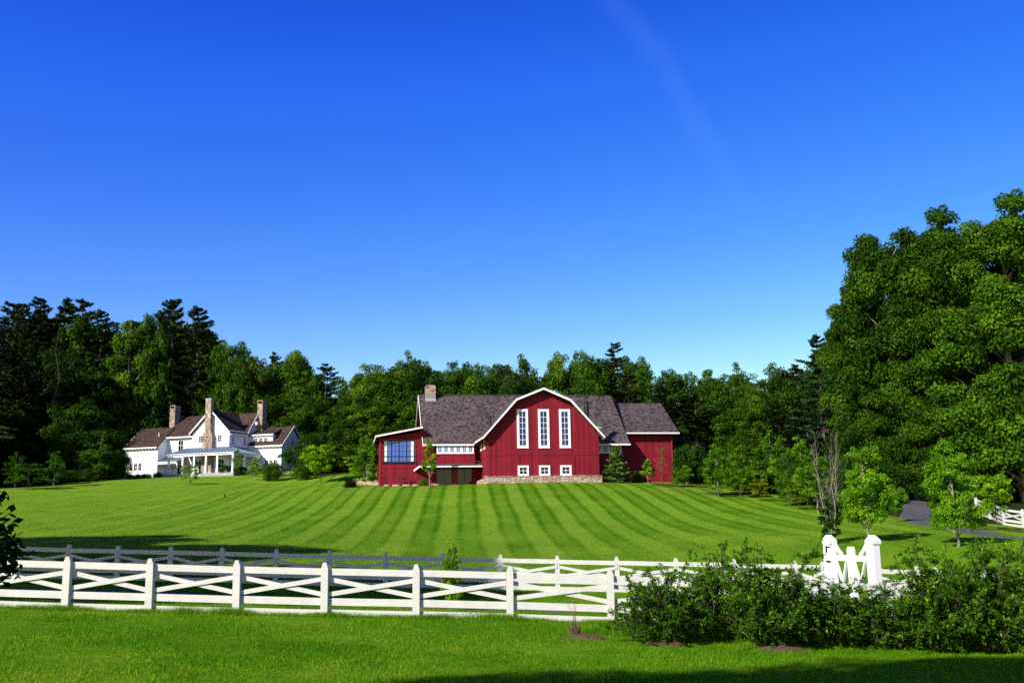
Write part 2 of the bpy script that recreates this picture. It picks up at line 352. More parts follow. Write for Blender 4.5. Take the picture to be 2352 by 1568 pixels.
def m_ground():
    b = NB('lawn_ground'); col, f, g = grass_nodes(b)
    z = b.n('ShaderNodeAttribute', attribute_name='zone').outputs['Fac']
    zz = b.math('ADD', z, b.math('MULTIPLY', b.math('SUBTRACT', b.noise(g, 0.6, 4), 0.5), 0.7))
    m = b.n('ShaderNodeMapRange', {'Value': zz, 1: 0.42, 2: 0.62, 3: 0.0, 4: 1.0}, clamp=True).outputs[0]
    fl = b.ramp(b.noise(g, 1.5, 5, 0.7), [(0.3, (0.012, 0.016, 0.005)), (0.5, (0.022, 0.04, 0.008)), (0.7, (0.05, 0.04, 0.02))])
    mu = b.ramp(b.noise(g, 7, 4, 0.7), [(0.3, (0.035, 0.02, 0.012)), (0.7, (0.11, 0.065, 0.04))])
    md = b.n('ShaderNodeAttribute', attribute_name='mulch').outputs['Fac']
    mdn = b.math('GREATER_THAN', b.math('ADD', md, b.math('MULTIPLY', b.math('SUBTRACT', b.noise(g, 2.2, 4), 0.5), 0.8)), 0.5)
    col = b.mix(m, col, fl); col = b.mix(mdn, col, mu)
    h = b.math('ADD', b.noise(g, 14, 3, 0.8), b.math('MULTIPLY', f, 1.2))
    return b.done(b.pbsdf(col, 0.95, 0.02, normal=b.bump(h, 1.0, 0.09)))
def m_blade():
    b = NB('grass_blade'); col, f, g = grass_nodes(b)
    t = b.n('ShaderNodeAttribute', attribute_name='tint').outputs['Fac']
    k = b.ramp(t, [(0.0, (0.55, 0.62, 0.5)), (0.6, (1.0, 1.05, 0.9)), (0.93, (1.5, 1.45, 1.4)), (1.0, (2.6, 2.3, 2.6))])
    col = b.mix(1.0, col, k, 'MULTIPLY')
    d = b.pbsdf(col, 0.7, 0.06); tr = b.n('ShaderNodeBsdfTranslucent', {'Color': col})
    return b.done(b.n('ShaderNodeMixShader', {0: 0.35, 1: d, 2: tr}))
def m_asphalt():
    b = NB('asphalt'); g = b.geo(); n = b.noise(g, 18, 4, 0.8); p = b.noise(g, 0.5, 3)
    col = b.ramp(b.math('ADD', b.math('MULTIPLY', n, 0.4), b.math('MULTIPLY', p, 0.6)), [(0.3, (0.05, 0.047, 0.055)), (0.7, (0.105, 0.097, 0.115))])
    return b.done(b.pbsdf(col, 0.85, 0.3, normal=b.bump(n, 0.4, 0.01)))

MAT = dict(
    red=m_planks('barn_red_boards', (0.185, 0.007, 0.019)), redtrim=m_paint('barn_red_trim', (0.23, 0.011, 0.022), 0.6),
    shingle=m_shingle('grey_cedar_shingle', (0.014, 0.0105, 0.012), (0.165, 0.128, 0.132)),
    shingle2=m_shingle('brown_cedar_shingle', (0.017, 0.009, 0.008), (0.095, 0.055, 0.047)),
    white=m_paint('white_trim', (0.80, 0.80, 0.79), 0.45, 0.05), clap=m_clap('white_clapboard', (0.78, 0.79, 0.80)),
    fence=m_paint('white_fence_paint', (0.66, 0.66, 0.63), 0.6, 0.5, knots=True),
    stone=m_stone('field_stone', 2.4, [(0.13, 0.10, 0.08), (0.26, 0.205, 0.165), (0.33, 0.28, 0.235), (0.29, 0.19, 0.135), (0.42, 0.375, 0.32)]),
    ledge=m_stone('ledge_stone', 1.9, [(0.20, 0.12, 0.10), (0.38, 0.27, 0.20), (0.46, 0.39, 0.32), (0.36, 0.18, 0.13), (0.50, 0.42, 0.36), (0.30, 0.2, 0.19)], flat=2.4),
    metal=m_plain('standing_seam_metal', (0.12, 0.17, 0.25), 0.6, 0.0), lead=m_plain('lead_flashing', (0.32, 0.38, 0.46), 0.5, 0.2),
    black=m_plain('black_metal', (0.015, 0.015, 0.017), 0.4), iron=m_plain('dark_iron', (0.02, 0.012, 0.012), 0.6),
    glass=m_glass('window_glass', (0.004, 0.014, 0.10), 1.5), glassd=m_glass('dark_glass', (0.003, 0.004, 0.008), 1.38),  # bluish base of the window panes paints in reflected sky
    glassb=m_glass('sky_painted_glass', (0.045, 0.11, 0.40), 1.5), curtain=m_paint('white_curtain', (0.7, 0.68, 0.62), 0.8, 0.1),  # blue pane colour stands in for the sky's reflection
    dark=m_plain('dark_interior', (0.010, 0.009, 0.009), 0.8), deck=m_planks('grey_deck_boards', (0.30, 0.31, 0.32), 0.14),
    bluemetal=m_plain('blue_metal', (0.012, 0.055, 0.22), 0.5), greybox=m_plain('grey_green_box', (0.14, 0.22, 0.18), 0.6),
    bark=m_bark('bark', (0.085, 0.065, 0.05)), barkpale=m_bark('pale_bark', (0.26, 0.23, 0.19)), barkred=m_bark('reddish_bark', (0.14, 0.085, 0.06)),
    leaf=m_leaf('broad_leaf', (0.007, 0.023, 0.001), (0.030, 0.081, 0.003), (0.108, 0.205, 0.008)),
    leafb=m_leaf('young_leaf', (0.030, 0.095, 0.002), (0.085, 0.215, 0.005), (0.19, 0.36, 0.014), 0.3),
    needle=m_leaf('pine_needle', (0.010, 0.027, 0.007), (0.033, 0.064, 0.013), (0.08, 0.125, 0.026), 0.1),
    shrub=m_leaf('shrub_leaf', (0.013, 0.048, 0.002), (0.048, 0.135, 0.004), (0.18, 0.34, 0.014), 0.25, 0.06),
    mulch=m_plain('mulch', (0.085, 0.045, 0.03), 0.95), asphalt=m_asphalt(), ground=m_ground(), blade=m_blade(),
)
# ------------------------------------------------------------------ ground, roads
def inside(px, py, poly):
    r = np.zeros(len(px), bool); n = len(poly)
    for i in range(n):
        x1, y1 = poly[i]; x2, y2 = poly[(i + 1) % n]
        if y1 == y2: continue
        c = ((y1 > py) != (y2 > py)) & (px < (x2 - x1) * (py - y1) / (y2 - y1) + x1); r ^= c
    return r
def _xy(u, v, Y): p = at(u, v, Y); return (p[0], p[1])
LAWN = [(-100, -80), (-100, 95)] + [_xy(0, 1121, 128), _xy(150, 1108, 138), _xy(300, 1097, 152)] + [(-66, 160), (-40, 172), _xy(720, 1105, 141), (-20, 146), (-8, 139), (26, 137),
        _xy(1560, 1113, 116), _xy(1680, 1132, 112), _xy(1800, 1150, 100), _xy(1920, 1170, 92), _xy(2010, 1180, 84), _xy(2075, 1190, 78), (34, 78), (60, 84), (110, 70), (110, -80)]
def axis(lo, a, b, hi, fine, coarse):
    return np.concatenate([np.arange(lo, a, coarse), np.arange(a, b, fine), np.arange(b, hi + coarse, coarse)])
gx, gy = axis(-420, -80, 66, 420, 1.0, 10.0), axis(-120, -6, 172, 430, 1.0, 8.0)
X, Y = np.meshgrid(gx, gy); Z = ground(X.ravel(), Y.ravel())
me = bpy.data.meshes.new('lawn_ground'); nx, ny = len(gx), len(gy)
me.vertices.add(nx * ny); me.vertices.foreach_set('co', np.stack([X.ravel(), Y.ravel(), Z], -1).astype(np.float32).ravel())
i = np.arange((ny - 1) * nx).reshape(ny - 1, nx)[:, :-1].ravel()
fq = np.stack([i, i + 1, i + nx + 1, i + nx], -1).astype(np.int32)
me.loops.add(fq.size); me.loops.foreach_set('vertex_index', fq.ravel()); me.polygons.add(len(fq))
me.polygons.foreach_set('loop_start', np.arange(0, fq.size, 4, dtype=np.int32)); me.polygons.foreach_set('loop_total', np.full(len(fq), 4, np.int32))
me.update(calc_edges=True); me.polygons.foreach_set('use_smooth', np.ones(len(fq), bool))
a = me.attributes.new('zone', 'FLOAT', 'POINT'); a.data.foreach_set('value', (~inside(X.ravel(), Y.ravel(), LAWN)).astype(np.float32))
MULCH = [(*gp(640, 148)[:2], 4.5, 1.6), (*gp(1600, 110)[:2], 5, 2.2), (*gp(1690, 101)[:2], 3.5, 1.3), (*ghit(1335, 1466)[:2], .55, .28), (*ghit(1525, 1480)[:2], .6, .3), (*ghit(1785, 1492)[:2], .75, .3),
         (*ghit(2140, 1176)[:2], 2.2, 1.5), (*ghit(2200, 1205)[:2], 3.4, .8), (*ghit(2290, 1216)[:2], 3, .8)]
mv = np.zeros(nx * ny)
for mx, my, ra, rb in MULCH:
    mv = np.maximum(mv, 1.15 - 0.65 * np.sqrt(((X.ravel() - mx) / ra) ** 2 + ((Y.ravel() - my) / rb) ** 2))
a = me.attributes.new('mulch', 'FLOAT', 'POINT'); a.data.foreach_set('value', np.clip(mv, 0, 1).astype(np.float32))
me.materials.append(MAT['ground']); tag(link('lawn_ground', me), 'mown green lawn rising to the house and the barn', None, None, 'structure')

def ribbon(name, pts, half, label, lift=0.035):
    pts = np.array(pts, float); d = np.gradient(pts, axis=0); d /= np.linalg.norm(d, axis=1)[:, None]; n = np.stack([d[:, 1], -d[:, 0]], -1)
    mb = MB(); K = 4; rows = []
    for k in range(-K, K + 1):
        p = pts + n * (half * k / K); z = ground(p[:, 0], p[:, 1]) + lift - (0.05 if abs(k) == K else 0)
        rows.append(np.stack([p[:, 0], p[:, 1], z], -1))
    for k in range(2 * K):
        for j in range(len(pts) - 1): mb.poly([rows[k][j], rows[k + 1][j], rows[k + 1][j + 1], rows[k][j + 1]])
    return tag(mb.build(name, MAT['asphalt'], None, True), label, None, None, 'structure')
def dense(pts, step=0.7):
    out = []
    P = [np.array(p[:2], float) for p in pts]; P = [2 * P[0] - P[1]] + P + [2 * P[-1] - P[-2]]
    for i in range(1, len(P) - 2):
        n = max(2, int(np.linalg.norm(P[i + 1] - P[i]) / step))
        for k in range(n):
            t = k / n; a0, b0, c0, d0 = P[i - 1:i + 3]
            out.append(0.5 * (2 * b0 + (c0 - a0) * t + (2 * a0 - 5 * b0 + 4 * c0 - d0) * t * t + (3 * b0 - a0 - 3 * c0 + d0) * t ** 3))
    return np.array(out + [P[-2]])
road_line = [(x, 34.2 + 0.0009 * x * x) for x in np.arange(-60, 71, 5.0)]
ribbon('road', dense(road_line), 2.1, 'grey asphalt lane running between the two white fences')
dv = [ghit(*p) for p in [(2097, 1153), (2106, 1163), (2106, 1178), (2104, 1192), (2141, 1204), (2190, 1212), (2251, 1224), (2350, 1238)]]
drive = [(dv[0][0] + 13, dv[0][1] + 16), (dv[0][0] + 6, dv[0][1] + 9)] + [p[:2] for p in dv] + [(dv[-1][0] + 10, dv[-1][1] - 3), (dv[-1][0] + 24, dv[-1][1] - 12)]
ribbon('driveway', dense(drive), 1.25, 'dark asphalt driveway curving up into the trees on the right')

# ------------------------------------------------------------------ windows (frame > pane), for a wall facing local -y at y=q (or any map T)
def window(parent, x0, x1, z0, z1, q, cols, rows, fw=0.12, mw=0.035, frame='white', glass='glass', T=None, name='window', deep=0.06, label=None):
    T = T or (lambda p: p); mb = MB()
    def bx(m, a0, a1, b0, b1, c0, c1):
        t = MB(); t.box(a0, a1, b0, b1, c0, c1); n = len(m.v)
        m.v += [T(p) for p in t.v]; m.f += [tuple(n + k for k in f) for f in t.f]
    y0, y1 = q - deep, q + 0.02
    bx(mb, x0, x0 + fw, y0, y1, z0, z1); bx(mb, x1 - fw, x1, y0, y1, z0, z1)
    bx(mb, x0 + fw, x1 - fw, y0, y1, z1 - fw, z1); bx(mb, x0 + fw, x1 - fw, y0, y1, z0, z0 + fw)
    bx(mb, x0 - 0.03, x1 + 0.03, y0 - 0.04, y0 - 0.002, z0 - 0.05, z0 + 0.02)
    a0, a1, c0, c1 = x0 + fw, x1 - fw, z0 + fw, z1 - fw
    for i in range(1, cols): c = a0 + (a1 - a0) * i / cols; bx(mb, c - mw / 2, c + mw / 2, q - 0.035, q + 0.015, c0, c1)
    for j in range(1, rows): c = c0 + (c1 - c0) * j / rows; bx(mb, a0, a1, q - 0.031, q + 0.011, c - mw / 2, c + mw / 2)
    f = mb.build(name, MAT[frame], parent)
    if label: f['label'] = label
    g = MB(); bx(g, a0, a1, q - 0.012, q + 0.012, c0, c1); g.build('pane', MAT[glass], f); return f

# ------------------------------------------------------------------ red barn
BO = at(1249, 1108, 117); BT = math.radians(9.5)
barn = thing('barn', 'long red board barn with white trim, gambrel gable wing and grey shingle roof', 'barn', BO, BT)
G0 = -1.5                                              # walls go down into the hill
# gable wing
prof = [(-6.5, .74), (6.76, .74), (6.76, 5.65), (3.2, 9.38), (0.08, 10.72), (-3.12, 9.42), (-6.5, 5.85)]
low = [(-6.5, G0), (6.76, G0), (6.76, .74), (-6.5, .74)]
w = MB(); w.prism([(x, 0, z) for x, z in [(-6.5, 3.17), (6.76, 3.17)] + prof[2:]], (0, 13, 0))
w.prism([(x, 0.045, z) for x, z in [(-6.47, .74), (6.73, .74), (6.73, 3.165), (-6.47, 3.165)]], (0, 12.9, 0))
for a0, a1 in ((-3.12, -2.78), (3.42, 3.80)): w.box(a0, a1, -0.012, 0.04, .76, 3.165)          # battens below the drip line
w.build('wall', MAT['red'], barn)
st = MB(); st.box(-7.0, 6.9, -0.5, 0.2, G0, .72); st.box(-7.0, -6.42, 0.201, 7.2, G0, .55); st.build('stone_base', MAT['ledge'], barn)
s2 = MB(); s2.box(-7.06, 6.96, -0.56, 0.03, .72, .79); s2.build('base_coping', MAT['ledge'], barn)
# roof of the gable wing: shell of constant profile, white rake boards and eave boards
rp = [(-7.3, 5.22), (-3.24, 9.66), (0.08, 11.0), (3.32, 9.62), (7.25, 5.36)]
ip = [(-7.12, 5.10), (-3.16, 9.46), (0.08, 10.79), (3.24, 9.42), (7.07, 5.24)]
roof = MB(); roof.prism([(x, -0.86, z) for x, z in rp + ip[::-1]], (0, 14.2, 0)); roof.build('gambrel_roof', MAT['shingle'], barn)
rk = MB(); off = [(-7.34, 5.10), (-3.26, 9.70), (0.08, 11.05), (3.34, 9.66), (7.31, 5.26)]; inn = [(-7.17, 5.05), (-3.16, 9.50), (0.08, 10.81), (3.24, 9.46), (7.14, 5.19)]
for k in range(4): rk.prism([(off[k][0], -0.9, off[k][1]), (off[k + 1][0], -0.9, off[k + 1][1]), (inn[k + 1][0], -0.9, inn[k + 1][1]), (inn[k][0], -0.9, inn[k][1])], (0, 0.038, 0))
rk.prism([(-7.38, -0.86, 5.0), (-7.3, -0.86, 5.24), (-7.26, -0.86, 5.24), (-7.26, -0.86, 5.0)], (0, 6.9, 0))
rk.prism([(7.26, -0.86, 5.08), (7.26, -0.86, 5.34), (7.32, -0.86, 5.3), (7.32, -0.86, 5.08)], (0, 6.9, 0)); rk.split('rake_board', MAT['white'], barn)
sf = MB(); sf.prism([(-7.1, -0.84, 5.03), (-6.51, -0.84, 5.70), (-6.51, -0.84, 5.66), (-7.02, -0.84, 5.0)], (0, 7.0, 0)); sf.build('soffit', MAT['redtrim'], barn)
for a, b2 in ((-3.06, -1.74), (-0.53, 0.79), (2.0, 3.33)):
    window(barn, a, b2, 4.05, 8.58, -0.002, 2, 6, 0.27, 0.045, name='tall_window', deep=0.09)
for a, b2 in ((-3.05, -1.76), (-0.52, 0.78), (2.01, 3.33)):
    window(barn, a, b2, 0.80, 2.0, 0.04, 2, 2, 0.22, 0.045, deep=0.13, glass='glassd')
TL = lambda p: (-6.5 + p[1], -p[0], p[2])             # wall facing local -x
for a in (2.4, 5.2): window(barn, -a - 1.1, -a, 4.15, 5.2, -0.002, 2, 2, 0.12, T=TL, glass='glassd')
dp = MB(); dp.tube([(-7.2, 1.2, 5.0), (-6.75, 1.2, 4.75), (-6.57, 1.2, 4.4), (-6.57, 1.2, .8)], [.05] * 4, 8); dp.tube([(18.75, 8.9, 6.4), (18.72, 8.9, 5.9), (18.72, 8.9, .4)], [.06] * 3, 8)
dp.split('downspout', MAT['redtrim'], barn)
# main block behind
mw = MB(); mw.prism([(-13.1, 7, G0), (-13.1, 21, G0), (-13.1, 21, 5.75), (-13.1, 14, 11.7), (-13.1, 7, 5.75)], (24.8, 0, 0)); mw.build('wall', MAT['red'], barn)
mr = MB(); a, b2 = -13.6, 12.25
mr.prism([(a, 5.8, 4.98), (a, 14, 12.03), (a, 22.2, 4.98), (a, 22.05, 4.82), (a, 14, 11.80), (a, 5.95, 4.82)], (b2 - a, 0, 0)); mr.build('roof', MAT['shingle'], barn)
rc = MB(); rc.prism([(-13.64, 13.86, 12.02), (-13.64, 14, 12.12), (-13.64, 14.14, 12.02)], (25.93, 0, 0)); rc.build('ridge_cap', MAT['shingle'], barn)
ev = MB(); ev.box(-13.66, -7.4, 5.72, 5.79, 4.80, 4.98); ev.box(7.35, 12.3, 5.72, 5.79, 4.80, 4.98)
for x in (-13.66,):
    for y0, y1 in ((5.74, 14), (22.26, 14)): ev.prism([(x, y0, 4.72), (x, y0, 5.0), (x, y1, 12.06), (x, y1, 11.72)], (0.05, 0, 0))
ev.split('eave_board', MAT['white'], barn)
by = MB(); by.box(-11.98, -7.28, 6.05, 7.2, 2.6, 5.3); by.build('bay_wall', MAT['red'], barn)
for k in range(6):
    x0 = -11.93 + 0.75 * k; window(barn, x0, x0 + 0.748, 3.88, 4.86, 6.048, 2, 3, 0.15, 0.03, glass='glassb', name='clerestory_window')
for k in range(5):
    x0 = 7.2 + 0.85 * k; window(barn, x0, x0 + 0.848, 3.95, 4.85, 6.998, 2, 2, 0.15, 0.03, glass='glassd', name='clerestory_window')
ch = MB(); ch.box(-12.72, -11.45, 13.0, 14.3, 10.6, 13.12); ch.box(-12.6, -11.57, 13.12, 14.18, 13.12, 13.26); chimney = ch.build('chimney', MAT['stone'], barn)
cf = MB(); cf.box(-12.76, -11.41, 12.95, 13.1, 11.0, 11.52); cf.build('flashing', MAT['lead'], chimney)
p1 = MB(); p1.tube([(-5.95, 2, 6.3), (-5.95, 2, 7.85)], [.15, .15], 12); p1.lathe([(.2, 7.8), (.22, 7.9), (.17, 8.02)], 12, (-5.95, 2)); p1.build('vent_pipe', MAT['black'], barn)
p2 = MB(); p2.tube([(6.35, 4, 6.0), (6.35, 4, 9.5)], [.3, .3], 14); p2.lathe([(.36, 9.2), (.36, 9.32), (.27, 9.36), (.25, 9.75), (.33, 9.8), (.33, 9.98), (.15, 10.12)], 14, (6.35, 4)); p2.build('flue_stack', MAT['black'], barn)
cr_ = MB(); cr_.prism([(7.05, 4.2, 6.6), (8.25, 4.2, 6.75), (8.25, 4.2, 6.9), (7.0, 4.2, 7.15)], (0, 1.6, 0)); cr_.build('roof_cricket', MAT['lead'], barn)
# left wing with the studio window
lw = MB(); lw.prism([(-18.72, 7, G0), (-13.05, 7, G0), (-13.05, 7, 6.75), (-18.72, 7, 5.78)], (0, 11, 0)); lw.build('wall', MAT['red'], barn)
lt = MB(); lt.box(-18.66, -14.2, 6.94, 6.998, 2.28, 2.36); lt.box(-18.66, -13.1, 6.94, 6.998, 5.56, 5.66); lt.box(-14.5, -14.38, 6.94, 6.998, 2.37, 5.55); lt.box(-18.74, -18.6, 6.93, 6.998, G0, 5.7); lt.split('trim_board', MAT['redtrim'], barn)
lr = MB(); lr.prism([(-19.25, 6.0, 5.86), (-19.25, 6.0, 6.04), (-13.62, 6.0, 7.12), (-13.62, 6.0, 6.94)], (0, 12.3, 0)); lr.build('shed_roof', MAT['shingle'], barn)
lf = MB(); lf.prism([(-19.3, 5.95, 5.86), (-19.3, 5.95, 6.05), (-13.64, 5.95, 7.14), (-13.64, 5.95, 6.95)], (0, 0.046, 0)); lf.box(-19.31, -19.255, 6.0, 18.3, 5.76, 6.05); lf.split('eave_board', MAT['white'], barn)
sw = MB(); X0, X1, Z0, Z1 = -18.25, -14.62, 3.0, 5.48
def rects(m, L):
    for r in L: m.box(*r)
rects(sw, [(X0 - .12, X1 + .12, 6.90, 6.999, Z0 - .1, Z0), (X0 - .12, X1 + .12, 6.90, 6.999, Z1, Z1 + .08), (X0 - .08, X0, 6.90, 6.999, Z0, Z1), (X1, X1 + .08, 6.90, 6.999, Z0, Z1), (X0 - .3, X1 + .3, 6.86, 6.999, Z0 - .2, Z0 - .101)])
zt = Z0 + (Z1 - Z0) * .245
sw.box(X0, X1, 6.92, 6.999, zt - .045, zt + .045)
for k in range(1, 8):
    x = X0 + (X1 - X0) * k / 8; hw = .05 if k % 2 == 0 else .016
    sw.box(x - hw, x + hw, 6.925 if k % 2 == 0 else 6.945, 6.998, Z0, Z1)
for j in (1, 2):
    z = zt + (Z1 - zt) * j / 3; sw.box(X0, X1, 6.947, 6.997, z - .016, z + .016)
sw = sw.build('studio_window', MAT['black'], barn)
pg = MB(); pg.box(X0, X1, 6.965, 6.975, Z0, Z1); pg.build('pane', MAT['glassb'], sw)
for x0, x1 in ((X0 + .03, X0 + .36), (X1 - .38, X1 - .03)):
    n = 7; cu = MB()
    for k in range(n):
        a0 = x0 + (x1 - x0) * k / n; a1 = x0 + (x1 - x0) * (k + 1) / n; d0 = 6.957 + .004 * (k % 2); d1 = 6.957 + .004 * ((k + 1) % 2)
        cu.poly([(a0, d0, Z0 + .02), (a1, d1, Z0 + .02), (a1, d1, Z1 - .02), (a0, d0, Z1 - .02)])
    cu.build('curtain', MAT['curtain'], sw)

# porch under the main eave
po = MB(); po.prism([(-14.1, 4.8, 2.30), (-6.56, 4.8, 2.30), (-6.56, 6.99, 2.88), (-13.45, 6.99, 2.88)], (0, 0, -.1)); po.prism([(-14.1, 4.8, 2.30), (-13.45, 6.99, 2.88), (-14.6, 6.9, 1.98)], (0, 0, -.1)); po.build('porch_roof', MAT['shingle'], barn)
pf = MB(); pf.box(-14.1, -6.55, 4.74, 4.80, 2.15, 2.32); pf.prism([(-14.13, 4.75, 2.12), (-14.13, 4.75, 2.36), (-14.64, 6.9, 2.02), (-14.64, 6.9, 1.78)], (.05, 0, 0)); pf.split('porch_fascia', MAT['white'], barn)
for x0, x1 in ((-11.9, -9.98), (-9.38, -7.55)):
    dr = MB(); dr.box(x0, x1, 6.93, 6.995, G0, 2.12); dr = dr.build('glass_door', MAT['black'], barn); xm = (x0 + x1) / 2
    for a, b2 in ((x0 + .06, xm - .03), (xm + .03, x1 - .06)): dg = MB(); dg.box(a, b2, 6.915, 6.929, -.8, 2.05); dg.build('pane', MAT['glassd'], dr)
pp = MB(); pp.box(-9.93, -9.43, 6.80, 6.992, G0, 2.14); pp.box(-12.05, -11.95, 6.9, 6.992, G0, 2.14); pp.split('porch_post', MAT['redtrim'], barn)
ub = MB(); ub.box(-12.95, -6.6, 6.93, 6.992, 2.95, 3.03); ub.build('trim_board', MAT['white'], barn)
# right wing
rw = MB(); rw.prism([(18.8, 9, G0), (18.8, 21, G0), (18.8, 21, 6.9), (18.8, 15, 10.95), (18.8, 9, 6.9)], (-7.2, 0, 0)); rw.build('wall', MAT['red'], barn)
rr = MB(); rr.prism([(19.45, 8, 6.58), (19.45, 15, 11.22), (19.45, 22, 6.58), (19.45, 21.9, 6.40), (19.45, 15, 11.0), (19.45, 8.1, 6.40)], (-7.6, 0, 0)); rr.build('roof', MAT['shingle'], barn)
rf = MB(); rf.box(12.0, 19.5, 7.93, 7.995, 6.42, 6.59)
rf.build('eave_board', MAT['white'], barn)
tr = MB(); tr.box(18.62, 18.84, 8.93, 8.998, G0, 6.3); tr.build('trim_board', MAT['redtrim'], barn)
bn = MB(); bn.box(12.6, 14.4, 8.4, 8.9, 1.6, 1.72); bn.box(12.7, 12.8, 8.5, 8.9, .2, 1.6); bn.box(14.2, 14.3, 8.5, 8.9, .2, 1.6); bn.build('side_canopy', MAT['metal'], barn)

# ------------------------------------------------------------------ white house
HO = at(287.4, 1094, 163); HT = math.radians(-18)
house = thing('farmhouse', 'white clapboard farmhouse with three stone chimneys and a metal roofed porch', 'house', HO, HT)
def wallp(pts, off, mat='clap', name='wall'): m = MB(); m.prism(pts, off); return m.build(name, MAT[mat], house)
D0 = -2.0
# left wing
wallp([(0, 0, D0), (0, 7.8, D0), (0, 7.8, 4.75), (0, 3.9, 7.85), (0, 0, 4.75)], (6.1, 0, 0))
m = MB(); m.prism([(-.3, -.5, 4.52), (-.3, 3.9, 8.08), (-.3, 8.3, 4.52), (-.3, 8.2, 4.4), (-.3, 3.9, 7.88), (-.3, -.4, 4.4)], (6.5, 0, 0)); m.build('roof', MAT['shingle2'], house)
# main block: left slope, right (steeper) slope
wallp([(5.6, 2.3, D0), (5.6, 12, D0), (5.6, 12, 6.2), (5.6, 7.1, 9.85), (5.6, 2.3, 6.3)], (11, 0, 0))
wallp([(16.6, 4.3, D0), (16.6, 12, D0), (16.6, 12, 6.2), (16.6, 7.1, 9.85), (16.6, 4.3, 6.75)], (3.2, 0, 0))
m = MB(); m.prism([(5.25, 1.8, 6.22), (5.25, 7.1, 10.15), (5.25, 12.5, 6.05), (5.25, 12.4, 5.9), (5.25, 7.1, 9.95), (5.25, 1.9, 6.08)], (11.2, 0, 0))
m.prism([(16.46, 4.1, 6.55), (16.46, 7.1, 10.14), (16.46, 12.5, 6.04), (16.46, 12.4, 5.9), (16.46, 7.1, 9.93), (16.46, 4.2, 6.40)], (3.6, 0, 0)); m.build('roof', MAT['shingle2'], house)
# front cross gable
wallp([(12.9, -.5, D0), (19.72, -.5, D0), (19.72, -.5, 6.55), (16.3, -.5, 9.75), (12.9, -.5, 6.55)], (0, 7, 0))
m = MB(); m.prism([(12.55, -.9, 6.2), (16.3, -.9, 10.05), (20.05, -.9, 6.2), (19.95, -.9, 6.05), (16.3, -.9, 9.82), (12.65, -.9, 6.05)], (0, 8.2, 0)); m.build('roof', MAT['shingle2'], house)
wb = MB()
for sx in (-1, 1): wb.prism([(16.3 + 3.78 * sx, -.96, 6.05), (16.3 + 3.78 * sx, -.96, 6.30), (16.3, -.96, 10.12), (16.3, -.96, 9.80)], (0, .055, 0))
for x, y0, y1, z0, z1 in ((20.07, 4.1, 7.1, 6.5, 10.1), (20.07, 12.5, 7.1, 6.0, 10.1), (5.19, 1.8, 7.1, 6.18, 10.1), (26.28, 4.3, 8, 4.35, 7.72), (26.28, 11.7, 8, 4.35, 7.72), (-.36, -.5, 3.9, 4.48, 8.05)):
    wb.prism([(x, y0, z0 - .17), (x, y0, z0 + .06), (x, y1, z1 + .06), (x, y1, z1 - .17)], (.05, 0, 0))
wb.split('rake_board', MAT['white'], house)
# right wing, dormer
wallp([(19.73, 4.8, D0), (19.73, 11.2, D0), (19.73, 11.2, 4.6), (19.73, 8, 7.5), (19.73, 4.8, 4.6)], (6.17, 0, 0))
m = MB(); m.prism([(19.8, 4.35, 4.38), (19.8, 8, 7.72), (19.8, 11.65, 4.38), (19.8, 11.55, 4.25), (19.8, 8, 7.52), (19.8, 4.45, 4.25)], (6.45, 0, 0)); m.build('roof', MAT['shingle2'], house)
do = wallp([(19.75, 5.25, 4.9), (24.0, 5.25, 4.9), (24.0, 5.25, 6.22), (19.75, 5.25, 6.22)], (0, 2.0, 0), name='dormer')
dm = MB(); dm.prism([(19.76, 4.9, 6.18), (24.3, 4.9, 6.18), (24.3, 7.4, 7.2), (19.76, 7.4, 7.2)], (0, 0, .12)); dm.build('roof', MAT['shingle2'], do)
# eave boards and rafter tails
eb = MB(); eb.box(-.3, 6.2, -.56, -.505, 4.36, 4.54); eb.box(6.25, 12.6, 1.7, 1.79, 6.02, 6.24); eb.box(19.8, 26.25, 4.28, 4.345, 4.2, 4.42); eb.box(19.76, 24.3, 4.84, 4.895, 6.1, 6.3)
eb.box(20.0, 20.06, -.9, 4.2, 6.0, 6.2)
eb.split('eave_board', MAT['white'], house); eb = MB()
for x in np.arange(.2, 6.1, .62): eb.box(x, x + .09, -.5, -.02, 4.2, 4.38)
for x in np.arange(20.2, 26, .6): eb.box(x, x + .09, 4.4, 4.78, 4.05, 4.24)
for x in np.arange(20.1, 24.2, .55): eb.box(x, x + .08, 4.9, 5.24, 6.0, 6.16)
for y in np.arange(-.4, 4.2, .6): eb.box(19.73, 20.04, y, y + .09, 5.9, 6.06)
eb.split('rafter_tail', MAT['white'], house); eb = MB()
for x in (-.02, 6.02): eb.box(x, x + .1, -.03, -.004, -1, 4.4)
eb.box(12.88, 13.0, -.53, -.504, 3, 6.5); eb.box(19.62, 19.74, -.53, -.504, 3, 6.5); eb.box(25.8, 25.92, 4.77, 4.796, -1, 4.3)
eb.split('corner_board', MAT['white'], house)
